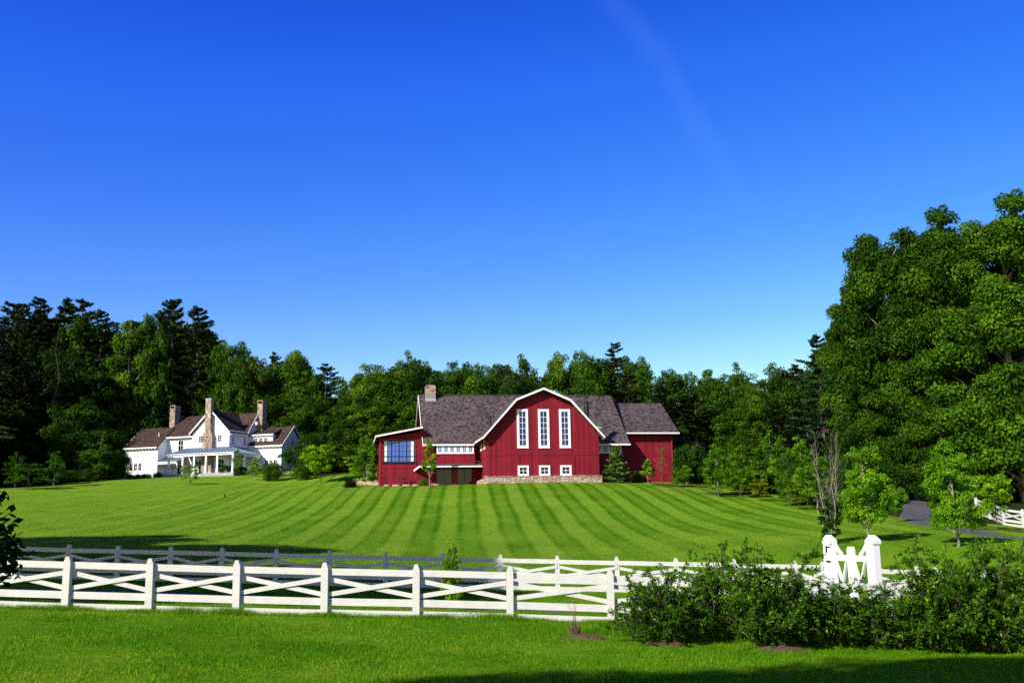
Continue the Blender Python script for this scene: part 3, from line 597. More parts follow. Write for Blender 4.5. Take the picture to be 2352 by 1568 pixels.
# chimneys
def chim(parts, cap, name='chimney'):
    m = MB()
    for p in parts: m.box(*p)
    c = m.build(name, MAT['stone'], house); k = MB()
    for p in cap: k.box(*p)
    k.build('cap', MAT['stone'] if name == 'chimney' else MAT['lead'], c); return c
chim([(4.5, 5.5, 4.7, 6.1, 5, 11.35), (4.5, 4.62, 4.7, 6.1, 11.35, 11.75), (5.38, 5.5, 4.7, 6.1, 11.35, 11.75)], [(4.45, 5.55, 4.65, 6.15, 11.75, 11.87)])
chim([(19.9, 20.9, 6.9, 8.2, 3, 11.6), (19.9, 20.02, 6.9, 8.2, 11.6, 12.0), (20.78, 20.9, 6.9, 8.2, 11.6, 12.0)], [(19.85, 20.95, 6.85, 8.25, 12.0, 12.13)])
c = MB(); c.box(15.3, 17.1, -1.3, -.51, D0, 5.85); c.prism([(15.3, -1.3, 5.85), (17.1, -1.3, 5.85), (16.68, -1.3, 6.75), (15.66, -1.3, 6.75)], (0, .79, 0)); c.box(15.66, 16.68, -1.3, -.55, 6.75, 11.6)
c = c.build('chimney', MAT['stone'], house); c['label'] = 'tall stone chimney with sloped shoulders on the front gable'
k = MB(); k.box(15.62, 16.72, -1.34, -.51, 11.6, 11.72); k.build('cap', MAT['lead'], c)
# windows
for k in range(3): window(house, .72 + .84 * k, 1.5 + .84 * k, .78, 2.1, -.004, 2, 2, .1, .035, glass='glassd')
window(house, 8.2, 9.3, 3.95, 5.75, 2.296, 2, 2, .1, .05, glass='glassd')
window(house, 14.1, 14.85, 4.82, 5.95, -.504, 2, 3, .08, .04, glass='glassd'); window(house, 17.55, 18.35, 4.82, 5.95, -.504, 2, 3, .08, .04, glass='glassd')
TR = lambda xw: (lambda p: (xw - p[1], p[0], p[2]))   # wall facing local +x
for y in (0.1, 3.3): window(house, y, y + .8, 4.55, 5.85, 0, 2, 3, .09, .04, glass='glassb' if y < 1 else 'glassd', T=TR(19.724))
for k in range(3): window(house, 20.5 + .92 * k, 21.28 + .92 * k, 5.03, 5.8, 5.246, 2, 2, .08, .035, glass='glassd')
for k in range(3): window(house, 22.9 + .8 * k, 23.65 + .8 * k, 1.25, 2.15, 4.796, 2, 2, .08, .035, glass='glassd')
window(house, 7.6, 8.3, 4.4, 5.3, 0, 1, 2, .08, .03, glass='glassd', T=TR(25.904))
# porch
dk = MB(); dk.box(10.1, 22.7, -3.5, -.51, -1.6, -.16); dk.box(19.75, 22.7, -.5, 4.0, -1.6, -.16); dk.box(6.12, 12.88, -.6, 2.28, -1.6, -.17); dk.build('porch_deck', MAT['deck'], house)
rp_ = MB()
rp_.prism([(10.3, -3.5, 2.92), (22.6, -3.5, 2.92), (19.74, -.5, 4.08), (12.2, -.5, 4.08)], (0, 0, -.06))
rp_.prism([(22.6, -3.5, 2.92), (22.6, 4.1, 2.92), (19.74, 4.1, 4.08), (19.74, -.5, 4.08)], (0, 0, -.06))
rp_.prism([(10.3, -3.5, 2.92), (12.2, -.5, 4.08), (12.2, 2.2, 4.08), (10.3, 2.2, 2.92)], (0, 0, -.06))
rp_.prism([(6.1, -.6, 2.05), (10.2, -.6, 2.05), (10.2, 2.28, 2.95), (6.1, 2.28, 2.95)], (0, 0, -.06))
for x in np.arange(10.75, 22.4, .45):
    t = 1.0
    xa = x; top = 1.0
    if x < 12.2: top = (x - 10.3) / 1.9
    if x > 19.74: top = (22.6 - x) / 2.86
    rp_.bar((x, -3.5, 2.94), (x, -3.5 + 3 * top, 2.94 + 1.16 * top), .035, .05)
for y in np.arange(-3.1, 4.0, .45):
    top = min(1, (y + 3.5) / 3.0); rp_.bar((22.6, y, 2.94), (22.6 - 2.86 * top, y, 2.94 + 1.16 * top), .035, .05)
for x in np.arange(6.3, 10.2, .45): rp_.bar((x, -.6, 2.07), (x, 2.25, 2.96), .035, .05)
rp_.bar((22.6, -3.5, 2.95), (19.74, -.5, 4.11), .16, .05); rp_.bar((10.3, -3.5, 2.95), (12.2, -.5, 4.11), .12, .05)
rp_.build('porch_roof', MAT['metal'], house)
pt = MB(); pt.box(10.3, 22.6, -3.44, -3.2, 2.54, 2.72); pt.box(22.3, 22.54, -3.2, 4.0, 2.5, 2.74); pt.box(10.4, 22.6, -3.54, -3.5, 2.86, 2.94); pt.box(22.6, 22.64, -3.5, 4.1, 2.83, 2.95)
pt.box(6.12, 10.2, -.5, -.3, 1.72, 1.92); pt.box(6.12, 10.2, -.64, -.6, 1.95, 2.07)
for x in np.arange(10.6, 22.5, .6): pt.box(x, x + .09, -3.5, -3.1, 2.74, 2.84)
for x in np.arange(6.4, 10.2, .55): pt.box(x, x + .08, -.6, -.25, 1.92, 2.0)
pt.build('porch_beam', MAT['white'], house)
for x, y in ((10.75, -3.3), (13.37, -3.3), (15.45, -3.3), (17.6, -3.3), (19.65, -3.3), (22.4, -3.3), (22.4, -.2), (22.4, 3.6)):
    b_ = MB(); b_.box(x - .13, x + .13, y - .13, y + .13, -.158, 2.5); b_.box(x - .17, x + .17, y - .17, y + .17, -.159, .05); b_.build('porch_post', MAT['white'], house)
b_ = MB(); b_.box(10.05, 10.25, -.5, -.3, -.168, 1.72); b_.build('porch_post', MAT['white'], house)
def door(x0, x1, z1, q, gl='glassd'):
    m = MB(); m.box(x0 - .12, x0, q - .05, q, -.155, z1 + .12); m.box(x1, x1 + .12, q - .05, q, -.155, z1 + .12); m.box(x0, x1, q - .05, q, z1, z1 + .12); m.box(x0, x1, q - .03, q, -.155, .15)
    for k in (1,): m.box((x0 + x1) / 2 - .03, (x0 + x1) / 2 + .03, q - .035, q, .15, z1)
    for j in (1, 2): z = .15 + (z1 - .15) * j / 3; m.box(x0, x1, q - .033, q - .001, z - .02, z + .02)
    d = m.build('door', MAT['white'], house); g = MB(); g.box(x0, x1, q - .018, q - .006, .15, z1); g.build('pane', MAT[gl], d)
door(8.3, 9.2, 1.75, 2.296); door(13.2, 14.1, 2.0, -.504, 'glassb'); door(14.35, 15.05, 2.0, -.504); door(18.0, 18.9, 2.05, -.504)
window(house, 11.2, 11.75, .6, 2.1, 2.296, 1, 3, .08, .04)
ln = MB(); ln.box(14.14, 14.28, -.62, -.51, 1.3, 1.75); ln.box(7.3, 7.44, 2.15, 2.29, 1.0, 1.4); ln.split('lantern', MAT['black'], house)
for x0 in (8.9, 10.35):
    rl = MB()
    rl.box(x0, x0 + .16, -2.1, -1.94, -1.8, .55); rl.bar((x0 + .08, -2.0, .38), (x0 + .08, -.55, .75), .07, .07); rl.bar((x0 + .08, -2.0, -.35), (x0 + .08, -.55, .02), .06, .05)
    for k in range(1, 7): y = -2 + 1.4 * k / 7; z = .38 + .37 * k / 7; rl.box(x0 + .05, x0 + .11, y - .025, y + .025, z - .72, z)
    rl.build('stair_railing', MAT['white'], house)

sp_ = MB()
for k in range(3): sp_.box(8.9, 10.5, -2.1 + .4 * k, -1.69 + .4 * k, -1.8, -.75 + .2 * k)
sp_.build('stair', MAT['deck'], house)
dn = MB(); dn.tube([(.05, -.5, 4.4), (.0, -.25, 4.1), (.02, -.08, 3.9), (.02, -.08, -.2)], [.06] * 4, 8); dn.build('downspout', MAT['white'], house)
vp = MB(); vp.tube([(4.7, 1.9, 6.2), (4.7, 1.9, 7.05)], [.07, .07], 8); vp.build('vent_pipe', MAT['white'], house)
fx = MB(); fx.box(20.1, 20.6, 5.9, 6.3, 8.0, 8.45); fx.build('eave_return', MAT['white'], house)
def hw(p, q, z): return HO + np.array([p * math.cos(HT) - q * math.sin(HT), p * math.sin(HT) + q * math.cos(HT), z])
def bw(p, q, z): return BO + np.array([p * math.cos(BT) - q * math.sin(BT), p * math.sin(BT) + q * math.cos(BT), z])

# rocking chairs on the porch
def rocker(loc, rz, label):
    t = thing('rocking_chair', label, 'chair', loc, rz, 'white rocking chairs on the porch')
    m = MB(); m.box(-.27, .27, -.25, .25, .40, .45); m.build('seat', MAT['white'], t)
    m = MB()
    for x in (-.25, .25): m.bar((x, .22, .42), (x, .42, 1.15), .05, .04)
    for k in range(5): x = -.18 + .09 * k; m.bar((x, .235, .48), (x, .40, 1.08), .045, .015)
    m.bar((-.27, .42, 1.14), (.27, .42, 1.14), .03, .12); m.build('backrest', MAT['white'], t)
    for x in (-.27, .27):
        m = MB(); m.tube([(x, -.45, .07), (x, -.2, .02), (x, .2, .02), (x, .55, .1)], [.025] * 4, 6); m.build('rocker', MAT['white'], t)
        m = MB(); m.bar((x, -.25, .03), (x, -.25, .66), .045, .045); m.bar((x, .24, .03), (x, .24, .6), .045, .045); m.bar((x, -.3, .67), (x, .3, .67), .07, .03); m.build('arm', MAT['white'], t)
rocker(hw(15.0, -2.3, -.155), HT + .5, 'white rocking chair beside the stone chimney on the porch')
rocker(hw(22.0, 1.6, -.155), HT - 2.6, 'white rocking chair at the shaded right end of the porch')

# iron garden furniture and edging stones on the terrace of the barn
def iron_chair(loc, rz, label):
    t = thing('garden_chair', label, 'chair', loc, rz, 'iron garden chairs on the barn terrace')
    m = MB(); m.lathe([(.22, .42), (.24, .44), (.22, .46)], 12); m.build('seat', MAT['iron'], t)
    m = MB(); m.tube([(-.22, .2, .45), (-.24, .26, .8), (-.15, .28, .98), (0, .29, 1.04), (.15, .28, .98), (.24, .26, .8), (.22, .2, .45)], [.022] * 7, 6)
    for x in (-.1, 0, .1): m.tube([(x * .8, .2, .45), (x * 1.5, .26, .7), (x, .28, .98)], [.015] * 3, 5)
    for z in (.6, .75, .88): m.tube([(-.23, .25, z), (.23, .25, z)], [.013] * 2, 5)
    m.build('backrest', MAT['iron'], t)
    for x in (-.2, .2):
        for y in (-.18, .2): m = MB(); m.tube([(x * .9, y * .9, .43), (x * 1.1, y * 1.15, -.25)], [.02, .02], 6); m.build('leg', MAT['iron'], t)
def iron_table(loc, r, label):
    t = thing('garden_table', label, 'table', loc)
    m = MB(); m.lathe([(r, .70), (r + .02, .72), (r, .74)], 20); m.build('tabletop', MAT['iron'], t)
    for k in range(3): a0 = 2.1 * k; m = MB(); m.tube([(.1 * math.cos(a0), .1 * math.sin(a0), .7), (.3 * math.cos(a0), .3 * math.sin(a0), -.25)], [.02, .02], 6); m.build('leg', MAT['iron'], t)
TZ = 0.12
for p, q, rz, lb in ((-18.1, 5.6, .3, 'dark iron chair at the shaded left end of the barn terrace'), (-16.4, 6.1, 0, 'dark iron chair left of the terrace table under the studio window'),
                     (-15.3, 6.3, -.2, 'dark iron chair right of the terrace table under the studio window'), (-13.9, 5.9, .4, 'large backed iron chair left of the small round terrace table'), (-12.9, 6.2, -.6, 'iron chair beside the yellow green shrub on the terrace')):
    iron_chair(bw(p, q, TZ), BT + rz, lb)
iron_table(bw(-15.9, 5.3, TZ), .45, 'low round iron table under the studio window'); iron_table(bw(-13.3, 5.3, TZ), .35, 'small round iron table near the yellow green shrub')
for k, (p, q, s) in enumerate(((-16.9, 4.3, .4), (-15.7, 4.2, .42), (-14.6, 4.25, .36), (-12.4, 4.2, .5), (-18.0, 4.4, .3))):
    x, y, z = bw(p, q, 0); m = MB(); m.lathe([(s * .8, -.1), (s, .02), (s * .96, .14), (s * .7, .19)], 9); o = m.build('edging_stone', MAT['ledge']); o.location = (x, y, max(gz(x, y), z - .1) + .02); o.scale = (1.25, .7, 1)
    tag(o, ['pale flat stone before the left terrace chairs', 'pale flat stone below the terrace table', 'pale flat stone left of the small round table', 'widest pale stone beside the yellow green shrub', 'small pale stone at the left corner of the terrace'][k], 'stone', 'edging stones of the terrace')
wl = MB(); q0 = gp(805, 128); q1 = gp(872, 126)
for k in range(16):
    t = k / 15; x = q0[0] + (q1[0] - q0[0]) * t; y = q0[1] + (q1[1] - q0[1]) * t; z = gz(x, y); s = .22 + .1 * ((k * 7) % 5) / 5
    wl.box(x - .21, x + .21, y - s, y + s, z - .3, z + .25 + .08 * ((k * 3) % 4))
tag(wl.build('stone_wall', MAT['ledge']), 'low dry stone edging wall left of the red barn', 'wall')

# blue roofed shed behind the barn, utility box, marker
s0 = gp(1588, 142); sh = thing('shed', 'small shed with a bright blue roof seen right of the barn', 'shed', (s0[0], s0[1], s0[2]))
zt = at(1588, 1034, 142)[2] - s0[2]
m = MB(); m.box(-.9, .9, 0, 4, -1, zt - .8); m.build('wall', m_clap('blue_grey_boards', (.12, .17, .24)), sh)
m = MB(); m.prism([(-1.2, -.4, zt - .9), (-1.2, -.4, zt - .75), (-1.2, 2, zt + .35), (-1.2, 4.4, zt - .75), (-1.2, 4.4, zt - .9), (-1.2, 2, zt + .2)], (2.4, 0, 0)); m.build('roof', MAT['bluemetal'], sh)
b0 = ghit(2094, 1150); o = MB(); o.lathe([(.55, -.1), (.55, .45), (.5, .6), (.3, .72), (.05, .76)], 16); o = o.build('utility_box', MAT['greybox'], None, True); o.location = (b0[0] - 1.8, b0[1] + 8, gz(b0[0] - 1.8, b0[1] + 8)); tag(o, 'rounded grey green utility box at the head of the driveway', 'utility box')
b0 = ghit(516, 1143); o = MB(); o.lathe([(.07, -.1), (.07, .32), (.09, .33), (.09, .4), (.03, .43)], 10); o = o.build('marker_post', MAT['black']); o.location = b0; tag(o, 'short dark marker post alone on the left lawn', 'post')

# ------------------------------------------------------------------ fences
def fence(name, label, posts, front, rnd):
    """posts: list of base points; rails let in behind the post faces (front=False) or nailed on their near side (True)"""
    P = [np.array(p) for p in posts]; o = P[0]
    t = thing(name, label, 'fence', o)
    for p in P:
        m = MB(); w_ = .093; x, y, z = p - o; h = 1.40 + rnd.uniform(-.015, .015); lean = rnd.uniform(-.012, .012)
        prof = [(-w_, -.25), (w_, -.25), (w_, h - .15), (w_ * .45, h), (-w_ * .45, h), (-w_, h - .15)]
        m.prism([(x + a + lean * max(b, 0), y - .09, z + b) for a, b in prof], (0, .18, 0)); m.build('post', MAT['fence'], t)
    for a, b in zip(P[:-1], P[1:]):
        d = (b - a); L = np.linalg.norm(d[:2]); ux = d[:2] / L; nrm = np.array([ux[1], -ux[0]])
        if nrm[1] > 0: nrm = -nrm
        yo = .115 if front else -.02
        def pt_(tt, h, dep): q = a + d * tt - o; return np.array([q[0] + nrm[0] * dep, q[1] + nrm[1] * dep, q[2] + h])
        g = 0.0 if front else .09 / L
        for h0, h1 in ((1.07, 1.245), (.28, .47), (-.02, .165)):
            m = MB(); j0, j1 = rnd.uniform(-.008, .008, 2)
            m.prism([pt_(g, h0 + j0, yo), pt_(1 - g, h0 + j1, yo), pt_(1 - g, h1 + j1, yo), pt_(g, h1 + j0, yo)], (-nrm[0] * .04, -nrm[1] * .04, 0)); m.build('rail', MAT['fence'], t)
        for s, dep in ((0, yo + .004), (1, yo - .045)):
            ha, hb = (.50, .90) if s == 0 else (.90, .50)
            m = MB(); m.prism([pt_(g, ha, dep), pt_(1 - g, hb, dep), pt_(1 - g, hb + .12, dep), pt_(g, ha + .12, dep)], (-nrm[0] * .04, -nrm[1] * .04, 0)); m.build('cross_rail', MAT['fence'], t)
    return t
rr_ = np.random.default_rng(3)
fu = [-240, -50, 150, 342, 543, 745, 956, 1171, 1403, 1636, 1870, 2108, 2350, 2600]
fence('front_fence', 'bright white four board fence with crossed rails nearest the camera', [gp(u, 27.5, 1400) for u in fu], False, rr_)
bu = [-200, -80, 37, 153, 267, 388, 507, 632, 755, 886, 1018, 1150, 1281, 1419, 1555, 1690, 1828, 1893]
fence('rear_fence', 'white crossed rail fence along the far side of the lane, half in shade', [gp(u, 42 - .0004 * (u - 800), 1350) for u in bu], True, rr_)
fence('side_fence', 'white crossed rail fence running right of the gate behind the bushes', [gp(u, 41, 1350) for u in (2010, 2110, 2150, 2270, 2390)], True, rr_)
fence('drive_fence', 'white crossed rail fence beside the driveway at the right edge', [ghit(2244, 1180), ghit(2275, 1192), ghit(2308, 1205), ghit(2352, 1212), ghit(2420, 1222)], True, rr_)

# ------------------------------------------------------------------ gate
gl0 = at(1903, 1228, 38.6); gr0 = at(2003, 1226, 36.6)
gzb = min(gz(*gl0[:2]), gz(*gr0[:2])); ang = math.atan2(gr0[1] - gl0[1], gr0[0] - gl0[0]); GL = math.hypot(gr0[0] - gl0[0], gr0[1] - gl0[1])
gate = thing('gate', 'tall white double gate between capped posts with curved braces', 'gate', (gl0[0], gl0[1], gzb), ang)
GH = gl0[2] - gzb
for x in (0, GL):
    m = MB(); w_ = .155
    m.prism([(x - w_ - .05, -w_ - .05, -.3), (x + w_ + .05, -w_ - .05, -.3), (x + w_, -w_, GH - .32), (x - w_, -w_, GH - .32)], (0, 2 * w_, 0)); gp_ = m.build('gate_post', MAT['white'], gate)
    m = MB(); c_ = w_ + .035; m.box(x - c_, x + c_, -c_ - .0, c_ + .03, GH - .32, GH - .19)
    n = len(m.v); k = .07
    m.v += [(x - c_, -c_, GH - .19), (x + c_, -c_, GH - .19), (x + c_, c_ + .03, GH - .19), (x - c_, c_ + .03, GH - .19), (x - k, -k, GH), (x + k, -k, GH), (x + k, k, GH), (x - k, k, GH)]
    m.f += [(n, n + 1, n + 5, n + 4), (n + 1, n + 2, n + 6, n + 5), (n + 2, n + 3, n + 7, n + 6), (n + 3, n, n + 4, n + 7), (n + 4, n + 5, n + 6, n + 7)]
    m.build('post_cap', MAT['white'], gp_)
    if x == 0:
        m = MB(); m.box(x - .02, x + .19, -w_ - .03, -w_ - .0, GH - .46, GH - .41); m.box(x - .02, x + .06, -w_ - .031, -w_ - .002, GH - .66, GH - .40); m.box(x, x + .2, -w_ - .06, -w_ - .032, GH - 1.0, GH - .93); m.build('hinge', MAT['black'], gp_)
for s in (0, 1):
    lf_ = MB(); X = (lambda a: a) if s == 0 else (lambda a: GL - a)
    a0, a1 = .21, GL / 2 - .015; y0, y1 = -.05, .05
    def bxx(p0, p1, z0, z1, dy=0): lf_.box(min(X(p0), X(p1)), max(X(p0), X(p1)), y0 - dy, y1 + dy, z0, z1)
    mz = GH - .42
    bxx(a0, a0 + .1, .1, mz + .1)
    st_ = [(a1 - .13, .1), (a1, .1), (a1, mz - .1), (a1 - .065, mz), (a1 - .13, mz - .1)]
    lf_.prism([(X(p), y0 - .02, z) for p, z in st_], (0, .14, 0))
    for z0, z1 in ((mz - .52, mz - .32), (.75, .92), (.12, .30)): bxx(a0 + .1, a1 - .13, z0, z1, -.01)
    lf_.bar((X(a0 + .14), -.055, mz - .50), (X(a0 + (a1 - a0) * .55), -.055, .85), .04, .13, (0, 1, 0)); lf_.bar((X(a0 + (a1 - a0) * .5), -.06, .85), (X(a1 - .16), -.06, mz - .5), .04, .13, (0, 1, 0))
    cv = [(a0 + .1, mz + .1), (a0 + .16, mz + .09), (a0 + .26, mz - .05), (a0 + .38, mz - .18), (a0 + .46, mz - .22), (a0 + .46, mz - .32), (a0 + .34, mz - .31), (a0 + .2, mz - .18), (a0 + .1, mz - .1)]
    lf_.prism([(X(p), -.04, z) for p, z in cv], (0, .08, 0))
    lf_.build('gate_leaf', MAT['white'], gate)
# ------------------------------------------------------------------ plants: generators
def nrm(v): return v / np.maximum(np.linalg.norm(v, axis=-1, keepdims=True), 1e-9)
def leaf_polys(C, N, L, Wd, r, along=None, fold=0.0):
    """diamond leaves centred at C, facing N, length L, width Wd"""
    n = len(C)
    a = r.normal(size=(n, 3)) if along is None else along + r.normal(size=(n, 3)) * 0.35
    t = nrm(a - N * (a * N).sum(-1, keepdims=True)); b = np.cross(N, t)
    L = np.broadcast_to(L, (n,))[:, None]; Wd = np.broadcast_to(Wd, (n,))[:, None]
    V = np.stack([C - t * L / 2, C + b * Wd / 2 - t * L * 0.06, C + t * L / 2, C - b * Wd / 2 - t * L * 0.06], 1)
    return V.reshape(-1, 3)
def limb_mesh(name, mat, limbs, n=6):
    mb = MB()
    for path, rad in limbs: mb.tube(path, rad, n)
    o = MB.build.__get__(mb)(name, mat); me = o.data; bpy.data.objects.remove(o); return me
def bent(a, b, r, k=4, wob=0.06, sag=0.0):
    a, b = np.asarray(a, float), np.asarray(b, float); L = np.linalg.norm(b - a); out = []
    for i in range(k + 1):
        t = i / k; p = a + (b - a) * t
        if 0 < i < k: p = p + r.normal(size=3) * L * wob
        p[2] += sag * L * math.sin(math.pi * t)
        out.append(p)
    return out
SHAPE = {
    'round': lambda t: np.sin(np.pi * (0.16 + 0.80 * t)) ** 0.62, 'tall': lambda t: np.sin(np.pi * (0.22 + 0.76 * t)) ** 0.75,
    'cone': lambda t: (1.02 - t) ** 0.75 * np.minimum(1, 0.35 + 4 * t), 'vase': lambda t: np.sin(np.pi * (0.08 + 0.78 * t)) ** 0.8,
    'full': lambda t: np.sin(np.pi * (0.30 + 0.66 * t)) ** 0.6,
}
class Proto: pass
def broad(seed, H, R, base, ncl, lpc, leaf, shape='round', mat='leaf', bark='bark', clump=(.17, .30), flat=.72, trunk_r=None, limbs=16, sub=0, lw=0.62):
    r = np.random.default_rng(seed); prof = SHAPE[shape]
    T = []
    while len(T) < ncl:
        t = r.random()
        if r.random() < prof(t) ** 1.3: T.append(t)
    T = np.array(T); az = r.random(ncl) * 2 * np.pi; p1, p2 = r.random(2) * 6.28
    lob = 1 + .20 * np.sin(2 * az + p1 + 2 * T) + .14 * np.sin(3 * az + p2 - 5 * T)
    f = 0.32 + 0.63 * r.random(ncl) ** 0.45
    rad = R * prof(T) * lob * f
    C = np.stack([rad * np.cos(az), rad * np.sin(az), H * (base + (1 - base) * (0.03 + 0.93 * T))], -1)
    rc = R * r.uniform(*clump, ncl) * (0.65 + 0.5 * prof(T))
    ct = r.random(ncl)
    V, TT = [], []; C1 = C
    if sub:                                            # each bough carries several smaller leaf masses
        c2, q2, k2 = [], [], []
        for c, q, k in zip(C, rc, ct):
            m = max(3, int(sub * r.uniform(.7, 1.3))); d = nrm(r.normal(size=(m, 3)) + np.array([0, 0, .15])); c2.append(c + d * q * r.uniform(.35, 1.0, (m, 1)) * np.array([1.1, 1.1, flat])); q2.append(q * r.uniform(.40, .64, m)); k2.append(np.clip(k + r.normal(size=m) * .22, 0, 1))
        C1, rc, ct = np.concatenate(c2), np.concatenate(q2), np.concatenate(k2); lpc = lpc / sub; flat = .75
    for c, q, k in zip(C1, rc, ct):
        n = max(8, int(lpc * (q / (R * sum(clump) / 2 * (.52 if sub else 1))) ** 2))
        d = nrm(r.normal(size=(n, 3)) + np.array([0, 0, .28])); rr = q * r.uniform(.35, 1.2, (n, 1)) ** .6
        p = c + d * rr * np.array([1.12, 1.12, flat])
        N = nrm(d * .95 + np.array([0, 0, .35]) + r.normal(size=(n, 3)) * .42)
        s = leaf * r.uniform(.65, 1.25, n)
        V.append(leaf_polys(p, N, s, s * lw, r)); TT.append(np.clip(.22 + .42 * k + .42 * (r.random(n) - .35), 0, 1))
    V = np.concatenate(V); TT = np.concatenate(TT)
    tr = trunk_r or H * .016
    L = [(bent((0, 0, -.4), (r.normal() * .03 * R, r.normal() * .03 * R, H * .86), r, 6, .008), list(np.linspace(tr * 1.25, tr * .22, 7)))]
    main = L[0][0]
    for j in r.permutation(ncl)[:limbs]:
        c = C[j]; zz = max(H * base * .75, c[2] - np.hypot(c[0], c[1]) * r.uniform(.6, 1.1)); k = min(5, max(0, int(zz / (H * .86) * 6)))
        a = main[k] + (main[k + 1] - main[k]) * np.clip(zz / (H * .86) * 6 - k, 0, 1)
        q = tr * (.42 - .25 * zz / H); L.append((bent(a, c, r, 4, .05, .04), list(np.linspace(q, q * .18, 5))))
    P = Proto(); P.V, P.T, P.mat = V, TT, mat; P.H = V[:, 2].max(); P.R = np.percentile(np.hypot(V[:, 0], V[:, 1]), 97)
    P.crown = quads_mesh('crown', V, TT, MAT[mat]); P.trunk = limb_mesh('trunk', MAT[bark], L); return P
def pine(seed, H, R, base=.18, whorl=.75, dens=1.0, droop=.0, bark='bark', tuft=.62, ragged=.45, mat='needle', taper=.85):
    r = np.random.default_rng(seed); V, TT, L = [], [], []
    tr = H * .0125; main = bent((0, 0, -.4), (r.normal() * .02 * H, 0, H * .985), r, 6, .004); L.append((main, list(np.linspace(tr * 1.3, .03, 7))))
    z = H * base
    while z < H * .985:
        t = (z - H * base) / (H * (1 - base)); env = R * ((1 - t) ** taper * .93 + .07) * min(1, .55 + 2.5 * t)
        k0 = min(5, int(max(0, z) / (H * .985) * 6)); ax = main[k0] + (main[min(6, k0 + 1)] - main[k0]) * (z / (H * .985) * 6 - k0)
        for b in range(r.integers(4, 7)):
            a = r.random() * 6.28; ln = env * (1 - ragged * r.random() ** 1.4); ln *= 1.25 if r.random() < .08 else 1
            if ln < .25: ln = .25
            e = ax + np.array([math.cos(a) * ln, math.sin(a) * ln, ln * (.18 - droop + .35 * t + r.normal() * .06)])
            path = bent(ax, e, r, 3, .03, -.05); q = .012 * ln + .012; L.append((path, list(np.linspace(q * 1.6, q * .4, 4))))
            n = int(dens * (10 + 26 * ln)); s = r.random(n) ** .7 * .82 + .2; s = np.minimum(s, 1.04); k = r.random()
            d = e - ax; base_p = ax + d * s[:, None]; side = nrm(np.cross(d, (0, 0, 1))[None]);
            sp_ = (r.random(n) - .5)[:, None] * 2 * np.minimum(.42 * ln, .95) * (1.1 - s[:, None] * .7)
            p = base_p + side * sp_ + np.array([0, 0, 1]) * (r.normal(size=(n, 1)) * .09 + .08)
            dirn = nrm(nrm(d[None]) * .8 + side * np.sign(sp_) * .5 + np.array([0, 0, .35]) + r.normal(size=(n, 3)) * .3)
            N = nrm(np.array([0, 0, 1.0]) + r.normal(size=(n, 3)) * .7); sz = tuft * r.uniform(.6, 1.2, n)
            V.append(leaf_polys(p, N, sz, sz * .34, r, dirn)); TT.append(np.clip(.12 + .45 * k + .5 * (r.random(n) - .35), 0, 1))
        z += whorl * r.uniform(.7, 1.3) * (1.15 - .5 * t)
    V = np.concatenate(V); TT = np.concatenate(TT)
    P = Proto(); P.V, P.T, P.mat = V, TT, mat; P.H = V[:, 2].max(); P.R = np.percentile(np.hypot(V[:, 0], V[:, 1]), 98)
    P.crown = quads_mesh('crown', V, TT, MAT[mat]); P.trunk = limb_mesh('trunk', MAT[bark], L, 5); return P
def bare(seed, H, R, nb=40, bark='barkpale', stems=1, leaves=0, leaf=.12, mat='leaf', thick=.012):
    """bare, twiggy tree; a few leaves if asked"""
    r = np.random.default_rng(seed); L, tips = [], []
    for s in range(stems):
        a0 = r.random() * 6.28; off = .12 * R * (stems > 1); top = np.array([math.cos(a0) * R * .7 * (stems > 1), math.sin(a0) * R * .7 * (stems > 1), H * r.uniform(.85, 1.0)])
        main = bent((math.cos(a0) * off, math.sin(a0) * off, -.3), top, r, 6, .012); q = H * thick; L.append((main, list(np.linspace(q, q * .15, 7))))
        for b in range(nb):
            t = r.uniform(.22, .97); k = min(5, int(t * 6)); p = main[k] + (main[k + 1] - main[k]) * (t * 6 - k)
            a = r.random() * 6.28; ln = R * (1.08 - .65 * t) * r.uniform(.5, 1.0); e = p + np.array([math.cos(a) * ln * .75, math.sin(a) * ln * .75, ln * r.uniform(.5, 1.25)])
            e[2] = min(e[2], H); L.append((bent(p, e, r, 3, .05), list(np.linspace(q * .32 * (1.1 - t), q * .06, 4)))); tips.append(e)
            for _ in range(3):
                p2 = p + (e - p) * r.uniform(.4, .9); e2 = p2 + nrm((e - p) + r.normal(size=3) * ln * .4) * ln * .4; L.append((bent(p2, e2, r, 2, .05), [q * .09, q * .06, q * .04])); tips.append(e2)
    P = Proto(); P.H = H; P.R = R; P.crown = None
    P.trunk = limb_mesh('trunk', MAT[bark], L, 5)
    if leaves:
        tips = np.array(tips); c = tips[r.integers(0, len(tips), leaves)] + r.normal(size=(leaves, 3)) * leaf * 1.3
        N = nrm(np.array([0, 0, .6]) + r.normal(size=(leaves, 3))); P.crown = quads_mesh('crown', leaf_polys(c, N, leaf, leaf * .55, r), r.random(leaves), MAT[mat])
    return P
def place(P, loc, H, R, name, label, cat='tree', group=None, rz=0.0, color=(1, 1, 1), crown='crown', trunk='trunk'):
    t = thing(name, label, cat, loc, rz, group); s = (R / P.R, R / P.R, H / P.H)
    for nm, me in ((trunk, P.trunk), (crown, P.crown)):
        if me is None: continue
        o = link(nm, me, t); o.scale = s; o.color = (*color, 1)
    return t
